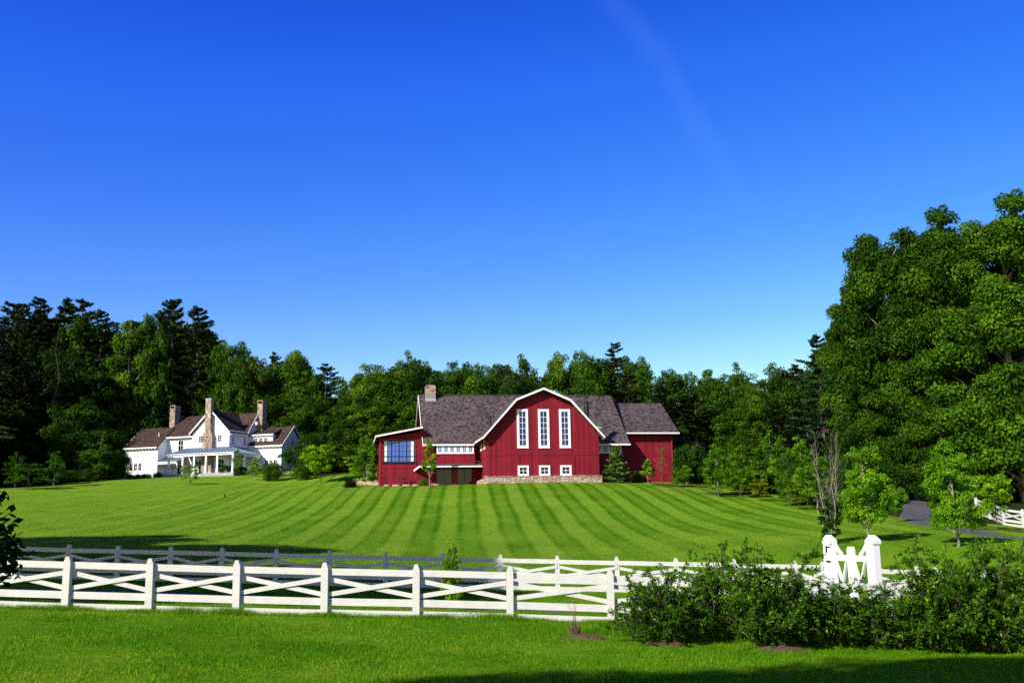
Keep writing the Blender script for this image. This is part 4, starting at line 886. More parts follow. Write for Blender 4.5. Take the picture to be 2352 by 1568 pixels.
def tree(P, u, vtop, Yd, wpx, name, label, group=None, vb=None, color=(1, 1, 1), rz=None, cat='tree', ub=None, **k):
    """stands on the ground at distance Yd under the survey column u; reaches survey height vtop; wpx wide"""
    b = ghit(ub or u, vb) if vb else gp(ub or u, Yd, 1100)
    if vb and Yd > 105 and abs(b[1] - Yd) > 9: b = gp(ub or u, Yd, 1100)      # the line of sight grazes the crest
    top = at(u, vtop, b[1])[2]
    return place(P, b, top - b[2], wpx / 2 * b[1] / F, name, label, cat, group, (u * 1.7) % 6.28 if rz is None else rz, color, **k)

# ------------------------------------------------------------------ prototypes
OAK = [broad(11, 20, 4.8, .22, 44, 620, .42, 'full', clump=(.30, .50), flat=.78, sub=7), broad(12, 20, 4.4, .18, 42, 620, .42, 'full', clump=(.32, .52), flat=.82, sub=7), broad(13, 19, 5.2, .24, 46, 620, .42, 'full', clump=(.30, .50), flat=.75, sub=8),
       broad(14, 21, 4.2, .18, 42, 600, .42, 'full', clump=(.32, .50), flat=.85, sub=7)]
TALL = [broad(21, 22, 3.4, .2, 70, 170, .42, 'tall', bark='barkpale', clump=(.22, .36), flat=.9), broad(22, 23, 3.4, .2, 70, 170, .42, 'full', bark='barkpale', clump=(.22, .36), flat=.9)]
PINE = [pine(31, 27, 5.6, .18, 1.05, 1.25, ragged=.5, taper=.62, tuft=.7), pine(32, 26, 5.0, .3, 1.15, 1.2, ragged=.6, taper=.55, tuft=.7), pine(33, 28, 6.0, .22, 1.25, 1.25, ragged=.55, taper=.7, tuft=.7), pine(34, 20, 3.6, .4, .9, 1.2, ragged=.5, taper=.45)]
SAP = [broad(41, 5, 1.2, .2, 34, 130, .2, 'cone', 'leafb', 'barkpale', (.2, .42), trunk_r=.05, limbs=14, sub=5), broad(42, 5, 1.6, .22, 34, 130, .2, 'vase', 'leafb', 'bark', (.2, .4), trunk_r=.05, limbs=16, sub=5, flat=.6),
       broad(43, 6, 1.45, .14, 40, 130, .2, 'full', 'leafb', 'barkpale', (.18, .4), trunk_r=.05, limbs=16, sub=5), broad(44, 5, 1.8, .2, 34, 100, .2, 'vase', 'leafb', 'bark', (.18, .34), trunk_r=.05, limbs=18, flat=.38, sub=4)]
MAPLE = [broad(51, 7.5, 2.2, .2, 60, 260, .2, 'full', 'leafb', 'barkpale', (.2, .36), trunk_r=.1, limbs=26, sub=6, flat=.65), broad(52, 8, 2.2, .16, 64, 260, .2, 'full', 'leafb', 'barkpale', (.2, .36), trunk_r=.1, limbs=26, sub=6, flat=.65)]
BALL = broad(61, 1.6, 1.1, -.05, 50, 160, .11, 'full', 'leaf', 'bark', (.3, .5), trunk_r=.03, limbs=6)
ROUGH = broad(62, 2.2, 1.4, .0, 60, 130, .13, 'round', 'leaf', 'bark', (.22, .36), trunk_r=.03, limbs=12)
SPINE = pine(63, 6, 1.7, .04, .34, 2.2, -.1, 'bark', .34, .3)
BIG = [broad(71, 26, 6.6, .08, 100, 1700, .33, 'full', clump=(.17, .32), flat=.58, trunk_r=.36, limbs=70, bark='barkpale', sub=14), broad(72, 28, 6.4, .06, 92, 1800, .33, 'full', clump=(.17, .32), flat=.62, trunk_r=.36, limbs=70, bark='barkpale', sub=14),
       broad(73, 12, 4.6, .0, 80, 800, .26, 'full', clump=(.20, .34), flat=.65, trunk_r=.25, limbs=20, sub=9)]
YEL, PALE, MID, DRK, OLIVE, BLUE = (1.55, 1.3, .9), (1.2, 1.15, 1.4), (1, 1, 1), (.66, .70, .75), (1.15, .95, .9), (.75, .9, 1.3)
OR_ = (2.0, 1.0, .8); RED_ = (2.6, .6, .9)

# ------------------------------------------------------------------ woods: every tree of the skyline and of the wood's edge
GW = 'trees of the wood behind the buildings'
LB = []
sky_list = [
 # u, vtop, Y, width, proto, colour, name, label
 (4, 692, 182, 120, PINE[0], DRK, 'pine_tree', 'dark ragged pine on the skyline at the left edge of the photo'),
 (64, 683, 184, 110, PINE[2], DRK, 'pine_tree', 'tall dark pine first from the left with its whole top against the sky'),
 (118, 683, 186, 105, PINE[1], DRK, 'pine_tree', 'tall dark pine second from the left on the skyline'),
 (167, 686, 184, 100, PINE[0], DRK, 'pine_tree', 'tall pointed pine third from the left on the skyline'),
 (212, 712, 182, 105, PINE[2], BLUE, 'pine_tree', 'bluish pine left of the gap before the bright broadleaf tree'),
 (281, 732, 176, 95, TALL[0], YEL, 'broadleaf_tree', 'bright green narrow tree between the dark left pines'),
 (317, 717, 182, 80, OAK[3], MID, 'broadleaf_tree', 'dark green round topped tree touching the tall central pine'),
 (380, 684, 180, 120, PINE[0], DRK, 'pine_tree', 'tallest layered pine above the left part of the white house'),
 (441, 704, 178, 130, PINE[2], DRK, 'pine_tree', 'broad layered pine with branches reaching right above the house'),
 (498, 782, 176, 90, OAK[0], MID, 'broadleaf_tree', 'round green tree right of the broad layered pine'),
 (545, 778, 178, 105, OAK[1], MID, 'broadleaf_tree', 'round topped green tree above the central house chimney'),
 (584, 819, 174, 85, OAK[2], OLIVE, 'broadleaf_tree', 'olive green tree on the slope above the right house chimney'),
 (625, 806, 184, 40, PINE[3], DRK, 'pine_tree', 'small slender pine rising alone between two round trees'),
 (673, 800, 178, 95, OAK[0], MID, 'broadleaf_tree', 'large domed green tree right of the small slender pine'),
 (716, 858, 176, 80, OAK[3], MID, 'broadleaf_tree', 'lower green tree between the domed tree and a dark pine'),
 (747, 833, 182, 60, PINE[3], DRK, 'pine_tree', 'dark pine at the low point between the two buildings'),
 (790, 864, 172, 60, OAK[1], MID, 'broadleaf_tree', 'small tree crown just left of the tall one beside the barn'),
 (848, 833, 168, 95, OAK[2], YEL, 'broadleaf_tree', 'bright green tree with gaps left of the barn chimney'),
 (925, 803, 172, 70, TALL[1], PALE, 'broadleaf_tree', 'tall pale green tree highest left of the barn roof'),
 (962, 820, 166, 75, OAK[0], DRK, 'broadleaf_tree', 'dark rounded tree just above the barn chimney'),
 (918, 838, 158, 110, OAK[1], YEL, 'broadleaf_tree', 'yellow green broad tree in front of the tall pale one'),
 (1018, 848, 164, 70, OAK[3], DRK, 'broadleaf_tree', 'dark green tree right of the sky gap by the chimney'),
 (1060, 828, 168, 90, OAK[2], DRK, 'broadleaf_tree', 'dark leafy crown above the middle of the left barn roof'),
 (1110, 832, 164, 80, OAK[0], MID, 'broadleaf_tree', 'green tree crown left of the bare twiggy tree'),
 (1214, 809, 166, 80, OAK[1], MID, 'broadleaf_tree', 'green tree top directly left above the gambrel peak'),
 (1288, 806, 168, 85, OAK[0], YEL, 'broadleaf_tree', 'bright green tree top directly right above the gambrel peak'),
 (1340, 803, 170, 75, OAK[2], MID, 'broadleaf_tree', 'green tree between the gambrel peak and the wide pine'),
 (1421, 785, 174, 95, PINE[2], BLUE, 'pine_tree', 'wide bluish pine standing highest behind the barn'),
 (1483, 813, 168, 90, OAK[1], MID, 'broadleaf_tree', 'leafy tree just right of the wide bluish pine'),
 (1546, 846, 166, 75, OAK[3], DRK, 'broadleaf_tree', 'dark tree above the right end of the low barn wing'),
 (1588, 851, 170, 70, OAK[0], DRK, 'broadleaf_tree', 'dark round crown at the dip right of the barn'),
 (1640, 845, 172, 75, TALL[0], PALE, 'broadleaf_tree', 'pale green airy tree first right of the dip'),
 (1700, 832, 170, 80, TALL[1], PALE, 'broadleaf_tree', 'pale pointed tree second right of the dip'),
 (1745, 872, 166, 70, OAK[2], MID, 'broadleaf_tree', 'low green crown between the pale pointed tree and the dark dome'),
 (1795, 832, 166, 95, OAK[1], MID, 'broadleaf_tree', 'dark green dome left of the last pine of the skyline'),
 (1852, 834, 164, 85, PINE[1], OLIVE, 'pine_tree', 'brownish pine on the skyline beside the great oak'),
 (1900, 768, 120, 110, PINE[2], BLUE, 'pine_tree', 'bluish pine peeping out behind the left side of the great oak'),
 # nearer rows
 (40, 832, 165, 150, PINE[2], DRK, 'pine_tree', 'very dark lower pine at the far left below the skyline'),
 (120, 800, 168, 130, OAK[0], DRK, 'broadleaf_tree', 'deep shaded tree below the left pines'),
 (205, 842, 170, 110, OAK[3], DRK, 'broadleaf_tree', 'dark tree behind the pale trunked tree on the left'),
 (275, 800, 178, 110, OAK[1], MID, 'broadleaf_tree', 'mid green tree below the bright narrow one'),
 (345, 840, 184, 110, PINE[0], DRK, 'pine_tree', 'dark pine directly behind the left house wing'),
 (420, 845, 182, 110, PINE[1], DRK, 'pine_tree', 'dark pine behind the left house chimney'),
 (515, 858, 181, 110, OAK[2], DRK, 'broadleaf_tree', 'shadowy tree behind the central house chimney'),
 (600, 868, 178, 110, OAK[0], MID, 'broadleaf_tree', 'green tree right behind the right house chimney'),
 (655, 865, 176, 110, OAK[1], MID, 'broadleaf_tree', 'leafy tree on the slope above the dormer wing'),
 (715, 905, 168, 110, OAK[2], DRK, 'broadleaf_tree', 'dark spreading tree right above the house gable end'),
 (790, 930, 150, 100, OAK[1], MID, 'broadleaf_tree', 'green tree in the hollow between house and barn'),
 (860, 925, 150, 110, OAK[3], YEL, 'broadleaf_tree', 'brighter tree behind the left barn wing roof'),
 (930, 905, 152, 90, OAK[0], YEL, 'broadleaf_tree', 'sunlit tree against the left end of the barn roof'),
 (1090, 862, 158, 60, TALL[0], YEL, 'broadleaf_tree', 'low bright green crown peeking over the left barn ridge'),
 (1180, 858, 160, 80, OAK[2], OLIVE, 'broadleaf_tree', 'olive crown beside the bare tree over the barn ridge'),
 (1390, 838, 160, 80, PINE[3], OLIVE, 'pine_tree', 'olive pine behind the right slope of the gambrel roof'),
 (1450, 860, 156, 100, PINE[0], OLIVE, 'pine_tree', 'broad olive pine over the low barn wing'),
 (1530, 885, 152, 100, PINE[2], DRK, 'pine_tree', 'dark pine at the right end of the low barn wing'),
 (1600, 915, 150, 100, PINE[1], DRK, 'pine_tree', 'shaded brownish pine right of the low barn wing'),
 (1662, 900, 150, 110, OAK[1], MID, 'broadleaf_tree', 'mid green tree behind the young trees right of the barn'),
 (1735, 905, 146, 110, OAK[0], MID, 'broadleaf_tree', 'mid green tree with pale limbs left of the brown pines'),
 (1800, 920, 140, 100, PINE[1], OLIVE, 'pine_tree', 'brown green pine left of the great oak'),
 (1862, 925, 130, 110, PINE[2], DRK, 'pine_tree', 'dark pine right beside the great oak'),
]
for u, vt, Yd, wd, P, colr, nm, lb in sky_list:
    if u < 260 and vt > 790: colr = tuple(c * .6 for c in colr)  # leaf colour cut down to paint in the shade of the left wood
    tree(P, u, vt, Yd, wd * (1.35 if 'pine' in nm else 1.2), nm, lb, GW, color=colr)
# bare trees and snags
BARE = [bare(81, 14, 4.2, 46, 'bark'), bare(82, 22, 2.2, 20, 'bark', thick=.005), bare(83, 6.5, 1.5, 20, 'barkpale', 6, 0, .13, 'leaf', .0048), bare(84, 4.4, 1.2, 46, 'barkred', 1, 230, .11, 'leafb', .011)]
tree(BARE[0], 1160, 815, 152, 120, 'bare_tree', 'bare grey twiggy tree over the barn roof', GW)
tree(BARE[1], 113, 742, 160, 70, 'dead_tree', 'white dead snag with forked branches in the left pines', GW)
tree(BARE[1], 250, 720, 184, 24, 'dead_tree', 'thin dead spire in the skyline gap left of the bright narrow tree', GW)
# trees at the left edge of the lawn
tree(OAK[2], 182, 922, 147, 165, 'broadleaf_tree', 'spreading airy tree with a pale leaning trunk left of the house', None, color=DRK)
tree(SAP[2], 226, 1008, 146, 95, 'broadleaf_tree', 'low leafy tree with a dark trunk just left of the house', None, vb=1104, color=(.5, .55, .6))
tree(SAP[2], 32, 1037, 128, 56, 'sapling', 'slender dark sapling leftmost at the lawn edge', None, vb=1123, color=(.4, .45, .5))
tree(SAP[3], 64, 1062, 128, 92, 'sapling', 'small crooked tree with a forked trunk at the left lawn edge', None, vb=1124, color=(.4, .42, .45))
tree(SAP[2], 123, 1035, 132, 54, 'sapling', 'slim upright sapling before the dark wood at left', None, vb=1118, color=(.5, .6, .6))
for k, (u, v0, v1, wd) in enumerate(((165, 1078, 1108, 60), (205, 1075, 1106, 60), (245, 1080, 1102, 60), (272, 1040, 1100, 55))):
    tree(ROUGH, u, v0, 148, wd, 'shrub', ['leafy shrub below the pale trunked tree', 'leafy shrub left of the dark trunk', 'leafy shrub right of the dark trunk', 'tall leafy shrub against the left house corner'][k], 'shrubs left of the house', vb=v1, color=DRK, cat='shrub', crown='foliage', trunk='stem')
# around the house
tree(SAP[3], 437, 1068, 132, 54, 'sapling', 'small yellow green tree alone on the lawn before the porch', None, vb=1132, color=YEL)
tree(SAP[0], 586, 1052, 140, 36, 'sapling', 'slim yellow green sapling right of the porch', None, vb=1118, color=YEL)
tree(SAP[1], 736, 1019, 132, 86, 'sapling', 'round yellow green young tree between house and barn', None, vb=1121, color=YEL)
tree(SAP[3], 545, 1030, 146, 28, 'sapling', 'thin leggy sapling at the porch corner post', None, vb=1093, color=OLIVE)
tree(BALL, 361, 1082, 152, 26, 'boxwood', 'clipped round boxwood beside the porch steps', None, vb=1096, color=DRK, cat='shrub', crown='foliage', trunk='stem')
for k, u in enumerate((300, 314, 328, 341)): tree(BALL, u, 1087 - k * .4, 152, 19, 'hedge_plant', 'low clipped dark plant in the row under the left house wing', 'low hedge plants under the left house wing', vb=1098, color=(.5, .5, .5), cat='shrub', crown='foliage', trunk='stem')
tree(ROUGH, 519, 1066, 148, 30, 'shrub', 'dark green shrub before the porch left of the corner sapling', 'shrubs before the porch', vb=1092, color=(.6, .7, 1.0), cat='shrub', crown='foliage', trunk='stem')
tree(ROUGH, 553, 1070, 148, 34, 'shrub', 'dark green shrub before the porch behind the corner sapling', 'shrubs before the porch', vb=1092, color=(.6, .7, 1.0), cat='shrub', crown='foliage', trunk='stem')
tree(ROUGH, 627, 1060, 146, 54, 'shrub', 'large olive shrub in the mulch bed under the right house windows', 'shrubs in the mulch bed', vb=1104, color=OLIVE, cat='shrub', crown='foliage', trunk='stem')
tree(ROUGH, 691, 1068, 146, 48, 'shrub', 'round olive shrub right of the larger one in the mulch bed', 'shrubs in the mulch bed', vb=1102, color=OLIVE, cat='shrub', crown='foliage', trunk='stem')
tree(SAP[2], 672, 1018, 152, 56, 'evergreen_tree', 'dense dark tree against the right gable end of the house', None, color=(.35, .4, .45))
tree(ROUGH, 745, 1040, 150, 90, 'shrub', 'brownish tall shrub behind the round yellow green tree', 'shrubs between house and barn', color=(.6, .5, .5), cat='shrub', crown='foliage', trunk='stem')
tree(ROUGH, 788, 1035, 148, 80, 'shrub', 'olive brown shrub thicket left of the slim barn sapling', 'shrubs between house and barn', color=(.7, .6, .6), cat='shrub', crown='foliage', trunk='stem')
tree(ROUGH, 715, 1075, 150, 60, 'shrub', 'low dark shrub just left of the round yellow green tree', 'shrubs between house and barn', color=(.55, .55, .55), cat='shrub', crown='foliage', trunk='stem')
# around the barn
tree(SAP[2], 843, 992, 124, 68, 'sapling', 'tall leafy sapling on a pale trunk at the left barn corner', None, vb=1112, color=(.9, .9, .9))
tree(SAP[1], 824, 1045, 128, 70, 'sapling', 'wide low bright tree left of the barn corner sapling', None, vb=1106, color=YEL)
tree(BALL, 806, 1094, 120, 32, 'shrub', 'dark purple black round shrub on the lawn left of the barn', None, vb=1119, color=(.28, .16, .3), cat='shrub', crown='foliage', trunk='stem')
tree(SAP[0], 986, 1006, 117, 38, 'sapling', 'slim sapling on a grey trunk before the barn porch', None, vb=1110, color=(1.3, 1.0, .9))
tree(BALL, 972, 1096, 118, 22, 'shrub', 'small yellow green round shrub at the porch of the barn', None, vb=1111, color=(1.9, 1.6, .8), cat='shrub', crown='foliage', trunk='stem')
tree(BALL, 1083, 1086, 118, 30, 'shrub', 'round orange and green shrub in front of the dark barn doors', None, vb=1111, color=(2.6, 1.05, .9), cat='shrub', crown='foliage', trunk='stem')
tree(SPINE, 1415, 1021, 113, 60, 'young_pine', 'bushy young pine right of the gambrel wing', None, vb=1109, color=(3.6, 3.3, 2.6))
tree(SAP[0], 1488, 1053, 112, 34, 'sapling', 'bright lime green sapling before the shaded barn wall', None, vb=1107, color=(1.5, 1.3, .9))
tree(BALL, 1463, 1078, 112, 28, 'shrub', 'low orange yellow shrub beside the lime green sapling', None, vb=1108, color=OR_, cat='shrub', crown='foliage', trunk='stem')
tree(BARE[3], 1522, 1020, 112, 50, 'sapling', 'twiggy sapling with a few orange leaves before the right barn wall', None, vb=1113, color=OR_)
tree(BARE[0], 1568, 1024, 128, 30, 'bare_tree', 'small bare tree at the right corner of the barn', None, color=OLIVE)

# ------------------------------------------------------------------ young trees along the right border of the lawn
R_ = np.random.default_rng(12)
GB = 'young trees bordering the lawn right of the barn'
belt = [
 (1557, 1072, 1118, 36, SAP[2], MID, 'dark leafy sapling nearest the right barn corner'),
 (1578, 1068, 1112, 30, SAP[0], YEL, 'small pale leafed sapling second from the barn corner'),
 (1596, 1066, 1106, 24, SAP[0], (1.7, 1.4, .9), 'tiny lime green sapling below the blue roofed shed'),
 (1615, 1022, 1102, 46, SPINE, (.9, 1.1, 1.3), 'greyish young pine just right of the blue roofed shed'),
 (1650, 1018, 1140, 72, SAP[2], MID, 'leafy young tree on a white trunk right of the shed'),
 (1690, 1040, 1122, 50, SAP[1], MID, 'leafy young tree behind the white trunked one'),
 (1712, 1018, 1118, 60, SAP[3], (1.3, .95, .7), 'feathery olive young tree in the middle of the border'),
 (1702, 1070, 1144, 56, SAP[1], (.8, .85, .8), 'dark green young tree on a thin trunk in the middle of the border'),
 (1737, 1060, 1136, 44, SAP[2], (1.3, 1.2, .9), 'light green young tree left of the small middle pine'),
 (1748, 1046, 1124, 50, SPINE, MID, 'small young pine in the middle of the border'),
 (1748, 1098, 1152, 60, SAP[3], (1.9, 1.05, .6), 'low golden leafed bush tree at the lawn edge'),
 (1775, 985, 1130, 80, SAP[2], MID, 'tallest leafy young tree at the back of the border'),
 (1800, 1050, 1142, 56, SAP[1], (1.3, 1.2, .9), 'yellow green young tree right of the tallest one'),
 (1812, 1078, 1162, 62, SAP[2], (.85, .9, .85), 'dense dark young tree low at the lawn edge'),
 (1846, 1000, 1150, 80, SAP[2], MID, 'tall leafy young tree left of the bare stems'),
 (1855, 1070, 1166, 50, SAP[1], (1.3, 1.15, .9), 'yellow green young tree on a white trunk near the bare stems'),
 (1836, 1108, 1170, 56, SAP[3], (1.4, 1.0, .7), 'low golden green bush tree before the white trunk'),
 (1880, 1030, 1178, 66, SAP[2], (.9, .9, .9), 'leafy young tree directly left of the bare stems'),
 (1628, 1085, 1116, 26, SAP[1], (1.2, 1.1, .9), 'small round sapling left of the white trunked young tree'),
 (1672, 1086, 1126, 30, SAP[1], (.8, .8, .8), 'small dark sapling right below the white trunked young tree'),
]
for u, v0, v1, wd, P, colr, lb in belt: tree(P, u, v0, 100, wd * R_.uniform(.9, 1.35), 'young_tree', lb, GB, vb=v1, color=tuple(c * .88 for c in colr))
# right foreground trees
tree(BARE[2], 1913, 985, 52, 92, 'multi_stem_tree', 'nearly bare multi stemmed tree rising behind the gate', None, vb=1250)
ivy = tree(SAP[2], 1912, 1130, 52, 62, 'evergreen_shrub', 'dark ivy like evergreen foliage around the bare stems', None, vb=1250.5, color=(.16, .22, .26), cat='shrub', crown='foliage', trunk='stem')
tree(MAPLE[0], 1997, 1022, 53, 120, 'maple_tree', 'bright green young maple behind the right gate post', None, vb=1246)
tree(SAP[1], 2060, 1118, 66, 52, 'maple_tree', 'small bright maple at the bend of the driveway', None, vb=1200)
tree(MAPLE[1], 2202, 1008, 50, 128, 'maple_tree', 'larger bright green maple with two trunks beside the driveway', None, vb=1256)
tree(SAP[1], 2290, 1085, 62, 86, 'maple_tree', 'yellow green young tree before the driveway fence', None, vb=1216, color=YEL)
tree(SAP[2], 1037, 1238, 30.5, 58, 'sapling', 'small bright sapling standing between the two white fences', None, vb=1401, color=(1.25, 1.15, .9))
tree(BIG[0], 2095, 528, 108, 310, 'oak_tree', 'great spreading oak on the right with pale limbs showing', None, color=(.82, .86, .82))
tree(BIG[1], 2180, 478, 114, 290, 'oak_tree', 'darker oak rising behind the great spreading one', None, color=(.75, .8, .78), rz=1.0)
tree(BIG[1], 2350, 446, 98, 360, 'oak_tree', 'tallest bright green oak cut by the right edge of the photo', None, color=(.95, 1.0, .85))
tree(BIG[0], 1992, 640, 116, 190, 'oak_tree', 'lower oak forming the left shoulder of the great tree group', None, color=(.8, .82, .75), rz=2.6)
tree(BIG[2], 2310, 770, 104, 330, 'evergreen_tree', 'dense dark green tree mass below the tallest oak', None, color=(.6, .75, .7))
tree(BIG[2], 2000, 880, 103, 200, 'broadleaf_tree', 'lower dark tree under the left side of the great oak', None, color=(.8, .8, .8))
tree(BIG[2], 2090, 930, 106, 220, 'broadleaf_tree', 'shaded leafy tree at the head of the driveway', None, color=(.7, .75, .7), rz=2.0)
tree(BIG[2], 2175, 900, 100, 220, 'broadleaf_tree', 'dark leafy tree right of the driveway bend under the great oak', None, color=(.7, .75, .7), rz=4.0)

# ------------------------------------------------------------------ the wood behind, as one mass
su = np.array([-700] + [s[0] for s in sky_list[:37]] + [3000]); sv = np.array([700] + [s[1] for s in sky_list[:37]] + [800]); od = np.argsort(su); su, sv = su[od], sv[od]
def mass(name, label, spots, keep, seed, mats):
    r = np.random.default_rng(seed); Vs, Ts = [], []
    for (x, y, H, R, P) in spots:
        n = len(P.T); k = r.permutation(n)[:int(n * keep)]; V = P.V.reshape(n, 4, 3)[k]; c = V.mean(1, keepdims=True); V = c + (V - c) * 1.45
        a0 = r.random() * 6.28; ca, sa = math.cos(a0), math.sin(a0); V = V * np.array([R / P.R, R / P.R, H / P.H]); V = np.stack([V[..., 0] * ca - V[..., 1] * sa, V[..., 0] * sa + V[..., 1] * ca, V[..., 2]], -1)
        Vs.append((V + np.array([x, y, gz(x, y)])).reshape(-1, 3)); Ts.append(np.clip(P.T[k] * .8 + r.uniform(-.15, .12), 0, 1))
    o = link(name, quads_mesh(name, np.concatenate(Vs), np.concatenate(Ts), MAT[mats])); o.color = (.75, .78, .8, 1); return tag(o, label, None, None, 'stuff')
r = np.random.default_rng(5); spots, nspots = [], []
tries = 0
while len(spots) + len(nspots) < 190 and tries < 4000:
    tries += 1; u = r.uniform(-350, 2700); Yd = r.uniform(150, 215) if u > 760 else r.uniform(172, 222)
    b = gp(u, Yd, 1000); lim = np.interp(u, su, sv) + r.uniform(8, 75); H = at(u, lim, Yd)[2] - b[2]
    if H < 7 or H > 27: continue
    ok = min((math.hypot(b[0] - q[0], b[1] - q[1]) for q in spots + nspots), default=99)
    if ok < 3.8: continue
    pn = r.random() < (.8 if u < 330 else .4 if u < 520 else .12)
    (nspots if pn else spots).append((b[0], b[1], H, r.uniform(3.4, 5.0) if not pn else r.uniform(3, 4.2), PINE[r.integers(0, 3)] if pn else OAK[r.integers(0, 4)]))
for _ in range(22):                                    # the wood goes on outside the frame on the left
    x, y = r.uniform(-106, -80), r.uniform(108, 150); spots.append((x, y, r.uniform(20, 27), 5.0, OAK[r.integers(0, 4)]))
mass('woodland', 'mass of broadleaf trees of the wood on the hill behind', spots, .34, 1, 'leaf')
mass('pine_woodland', 'mass of dark pines of the wood on the hill behind', nspots, .4, 2, 'needle')
# undergrowth along the foot of the wood and of the border
und = []
for u in np.arange(-90, 240, 5): b = gp(u, 152 + r.uniform(0, 20) - max(0, 120 - u) * .10, 1100); und.append((b[0], b[1], r.uniform(2.0, 6.5) if u < 190 else r.uniform(1.5, 3), r.uniform(1.6, 2.6), ROUGH))
undl, und = und, []
for u in np.arange(700, 900, 11): b = gp(u, 146 + r.uniform(0, 10), 1100); und.append((b[0], b[1], r.uniform(2.5, 6.5), r.uniform(1.6, 2.6), ROUGH))
for u in np.arange(1560, 2080, 6):
    y0 = np.interp(u, [1560, 1700, 1860, 2080], [118, 106, 88, 84]); b = gp(u, y0 + r.uniform(0, 22) + (12 if u > 2040 else 0), 1130); und.append((b[0], b[1], r.uniform(1.4, 5.0), r.uniform(.9, 2.0), ROUGH))
for u in np.arange(2150, 2460, 22): b = gp(u, 94 + r.uniform(0, 14), 1130); und.append((b[0], b[1], r.uniform(1.6, 4.5), r.uniform(1.2, 2.2), ROUGH))
mass('undergrowth', 'undergrowth along the edge of the lawn and the wood', und, .4, 3, 'leaf')
mass('dark_undergrowth', 'dark undergrowth below the left wood', undl, .4, 4, 'leaf').color = (.4, .45, .45, 1)  # low leaf tint stands in for shade under the left trees
# trees outside the frame whose shadows fall across the lane and the foreground
SHADE = broad(75, 19, 5.0, .42, 120, 150, .42, 'round')
for k, (x, y, H, R) in enumerate(((-31, 23, 19, 6.5), (-23, 22, 19, 5.8), (-41, 27, 25, 6.5), (-50, 31, 26, 6.5), (-20.5, -8.2, 20, 4.6), (-15.5, -6.6, 20, 4.2), (-11.0, -5.0, 20, 4.0), (-5.5, -.2, 19, 3.6))):
    place(SHADE, (x, y, gz(x, y)), H, R, 'shade_tree', ['tree left of the lane whose shadow falls on the road', 'tree nearest the front fence outside the left edge', 'tree far left of the lane', 'tallest tree left of the far fence', 'tree farthest behind the camera on the left', 'second tree behind the camera on the left', 'third tree behind the camera', 'tree beside the camera on the left'][k], 'tree', 'trees outside the frame that shade the lane', k * 1.3)

# ------------------------------------------------------------------ foreground bushes
def bush(seed, H, R, stems, leaves_per, L=.12):
    r = np.random.default_rng(seed); V, TT, LM = [], [], []
    def spray(path, n, k):
        path = np.array(path); m = len(path) - 1; t = r.random(n) ** .75 * .85 + .15; i = np.minimum((t * m).astype(int), m - 1); f = (t * m - i)[:, None]
        p = path[i] * (1 - f) + path[i + 1] * f; d = nrm(path[i + 1] - path[i]); o = nrm(np.cross(d, r.normal(size=(n, 3)))); ax = nrm(d * .7 + o * .8 + np.array([0, 0, .1])); s = L * r.uniform(.6, 1.25, n)
        N = nrm(np.cross(ax, np.cross(np.array([0, 0, 1.0]) + r.normal(size=(n, 3)) * .5, ax)) + r.normal(size=(n, 3)) * .15)
        V.append(leaf_polys(p + ax * (s[:, None] * .5), N, s, s * .36, r, ax * 3)); TT.append(np.clip(.15 + .4 * k + .5 * (r.random(n) - .3), 0, 1))
    for s in range(stems):
        a = r.random() * 6.28; q = r.random() ** .6; b0 = np.array([math.cos(a), math.sin(a), 0]) * r.random() * .28 * R; end = np.array([math.cos(a) * R * q, math.sin(a) * R * q, H * (1.04 - .80 * q ** 2.4) * r.uniform(.72, 1.0)])
        if r.random() < .10: end[2] = H * r.uniform(1.05, 1.28)
        mid = b0 * .5 + end * .5 + np.array([0, 0, H * .10]); path = [b0, b0 * .72 + mid * .3 + r.normal(size=3) * .04, mid, mid * .42 + end * .58 + np.array([0, 0, .05 * H]), end]
        LM.append((path, [.016, .013, .010, .007, .003])); k = r.random(); spray(path, leaves_per, k)
        for _ in range(7):
            t = r.uniform(.7, 3.9); i = int(t); p = path[i] + (path[min(4, i + 1)] - path[i]) * (t - i); d = nrm(r.normal(size=3) + np.array([math.cos(a) * .5, math.sin(a) * .5, .35])); e = p + d * R * r.uniform(.14, .36)
            e[2] = max(e[2], .1); LM.append(([p, (p + e) / 2 + np.array([0, 0, .02]), e], [.006, .005, .002])); spray([p, (p + e) / 2 + np.array([0, 0, .02]), e], int(leaves_per * .62), k)
    P = Proto(); V = np.concatenate(V); P.H = np.percentile(V[:, 2], 99.2); P.R = np.percentile(np.hypot(V[:, 0], V[:, 1]), 97); P.crown = quads_mesh('foliage', V, np.concatenate(TT), MAT['shrub']); P.trunk = limb_mesh('stem', MAT['bark'], LM, 4); return P
BUSH = [bush(91, 2.0, 1.25, 84, 40, .11), bush(92, 2.2, 1.35, 88, 40, .11), bush(93, 2.0, 1.3, 84, 40, .115)]
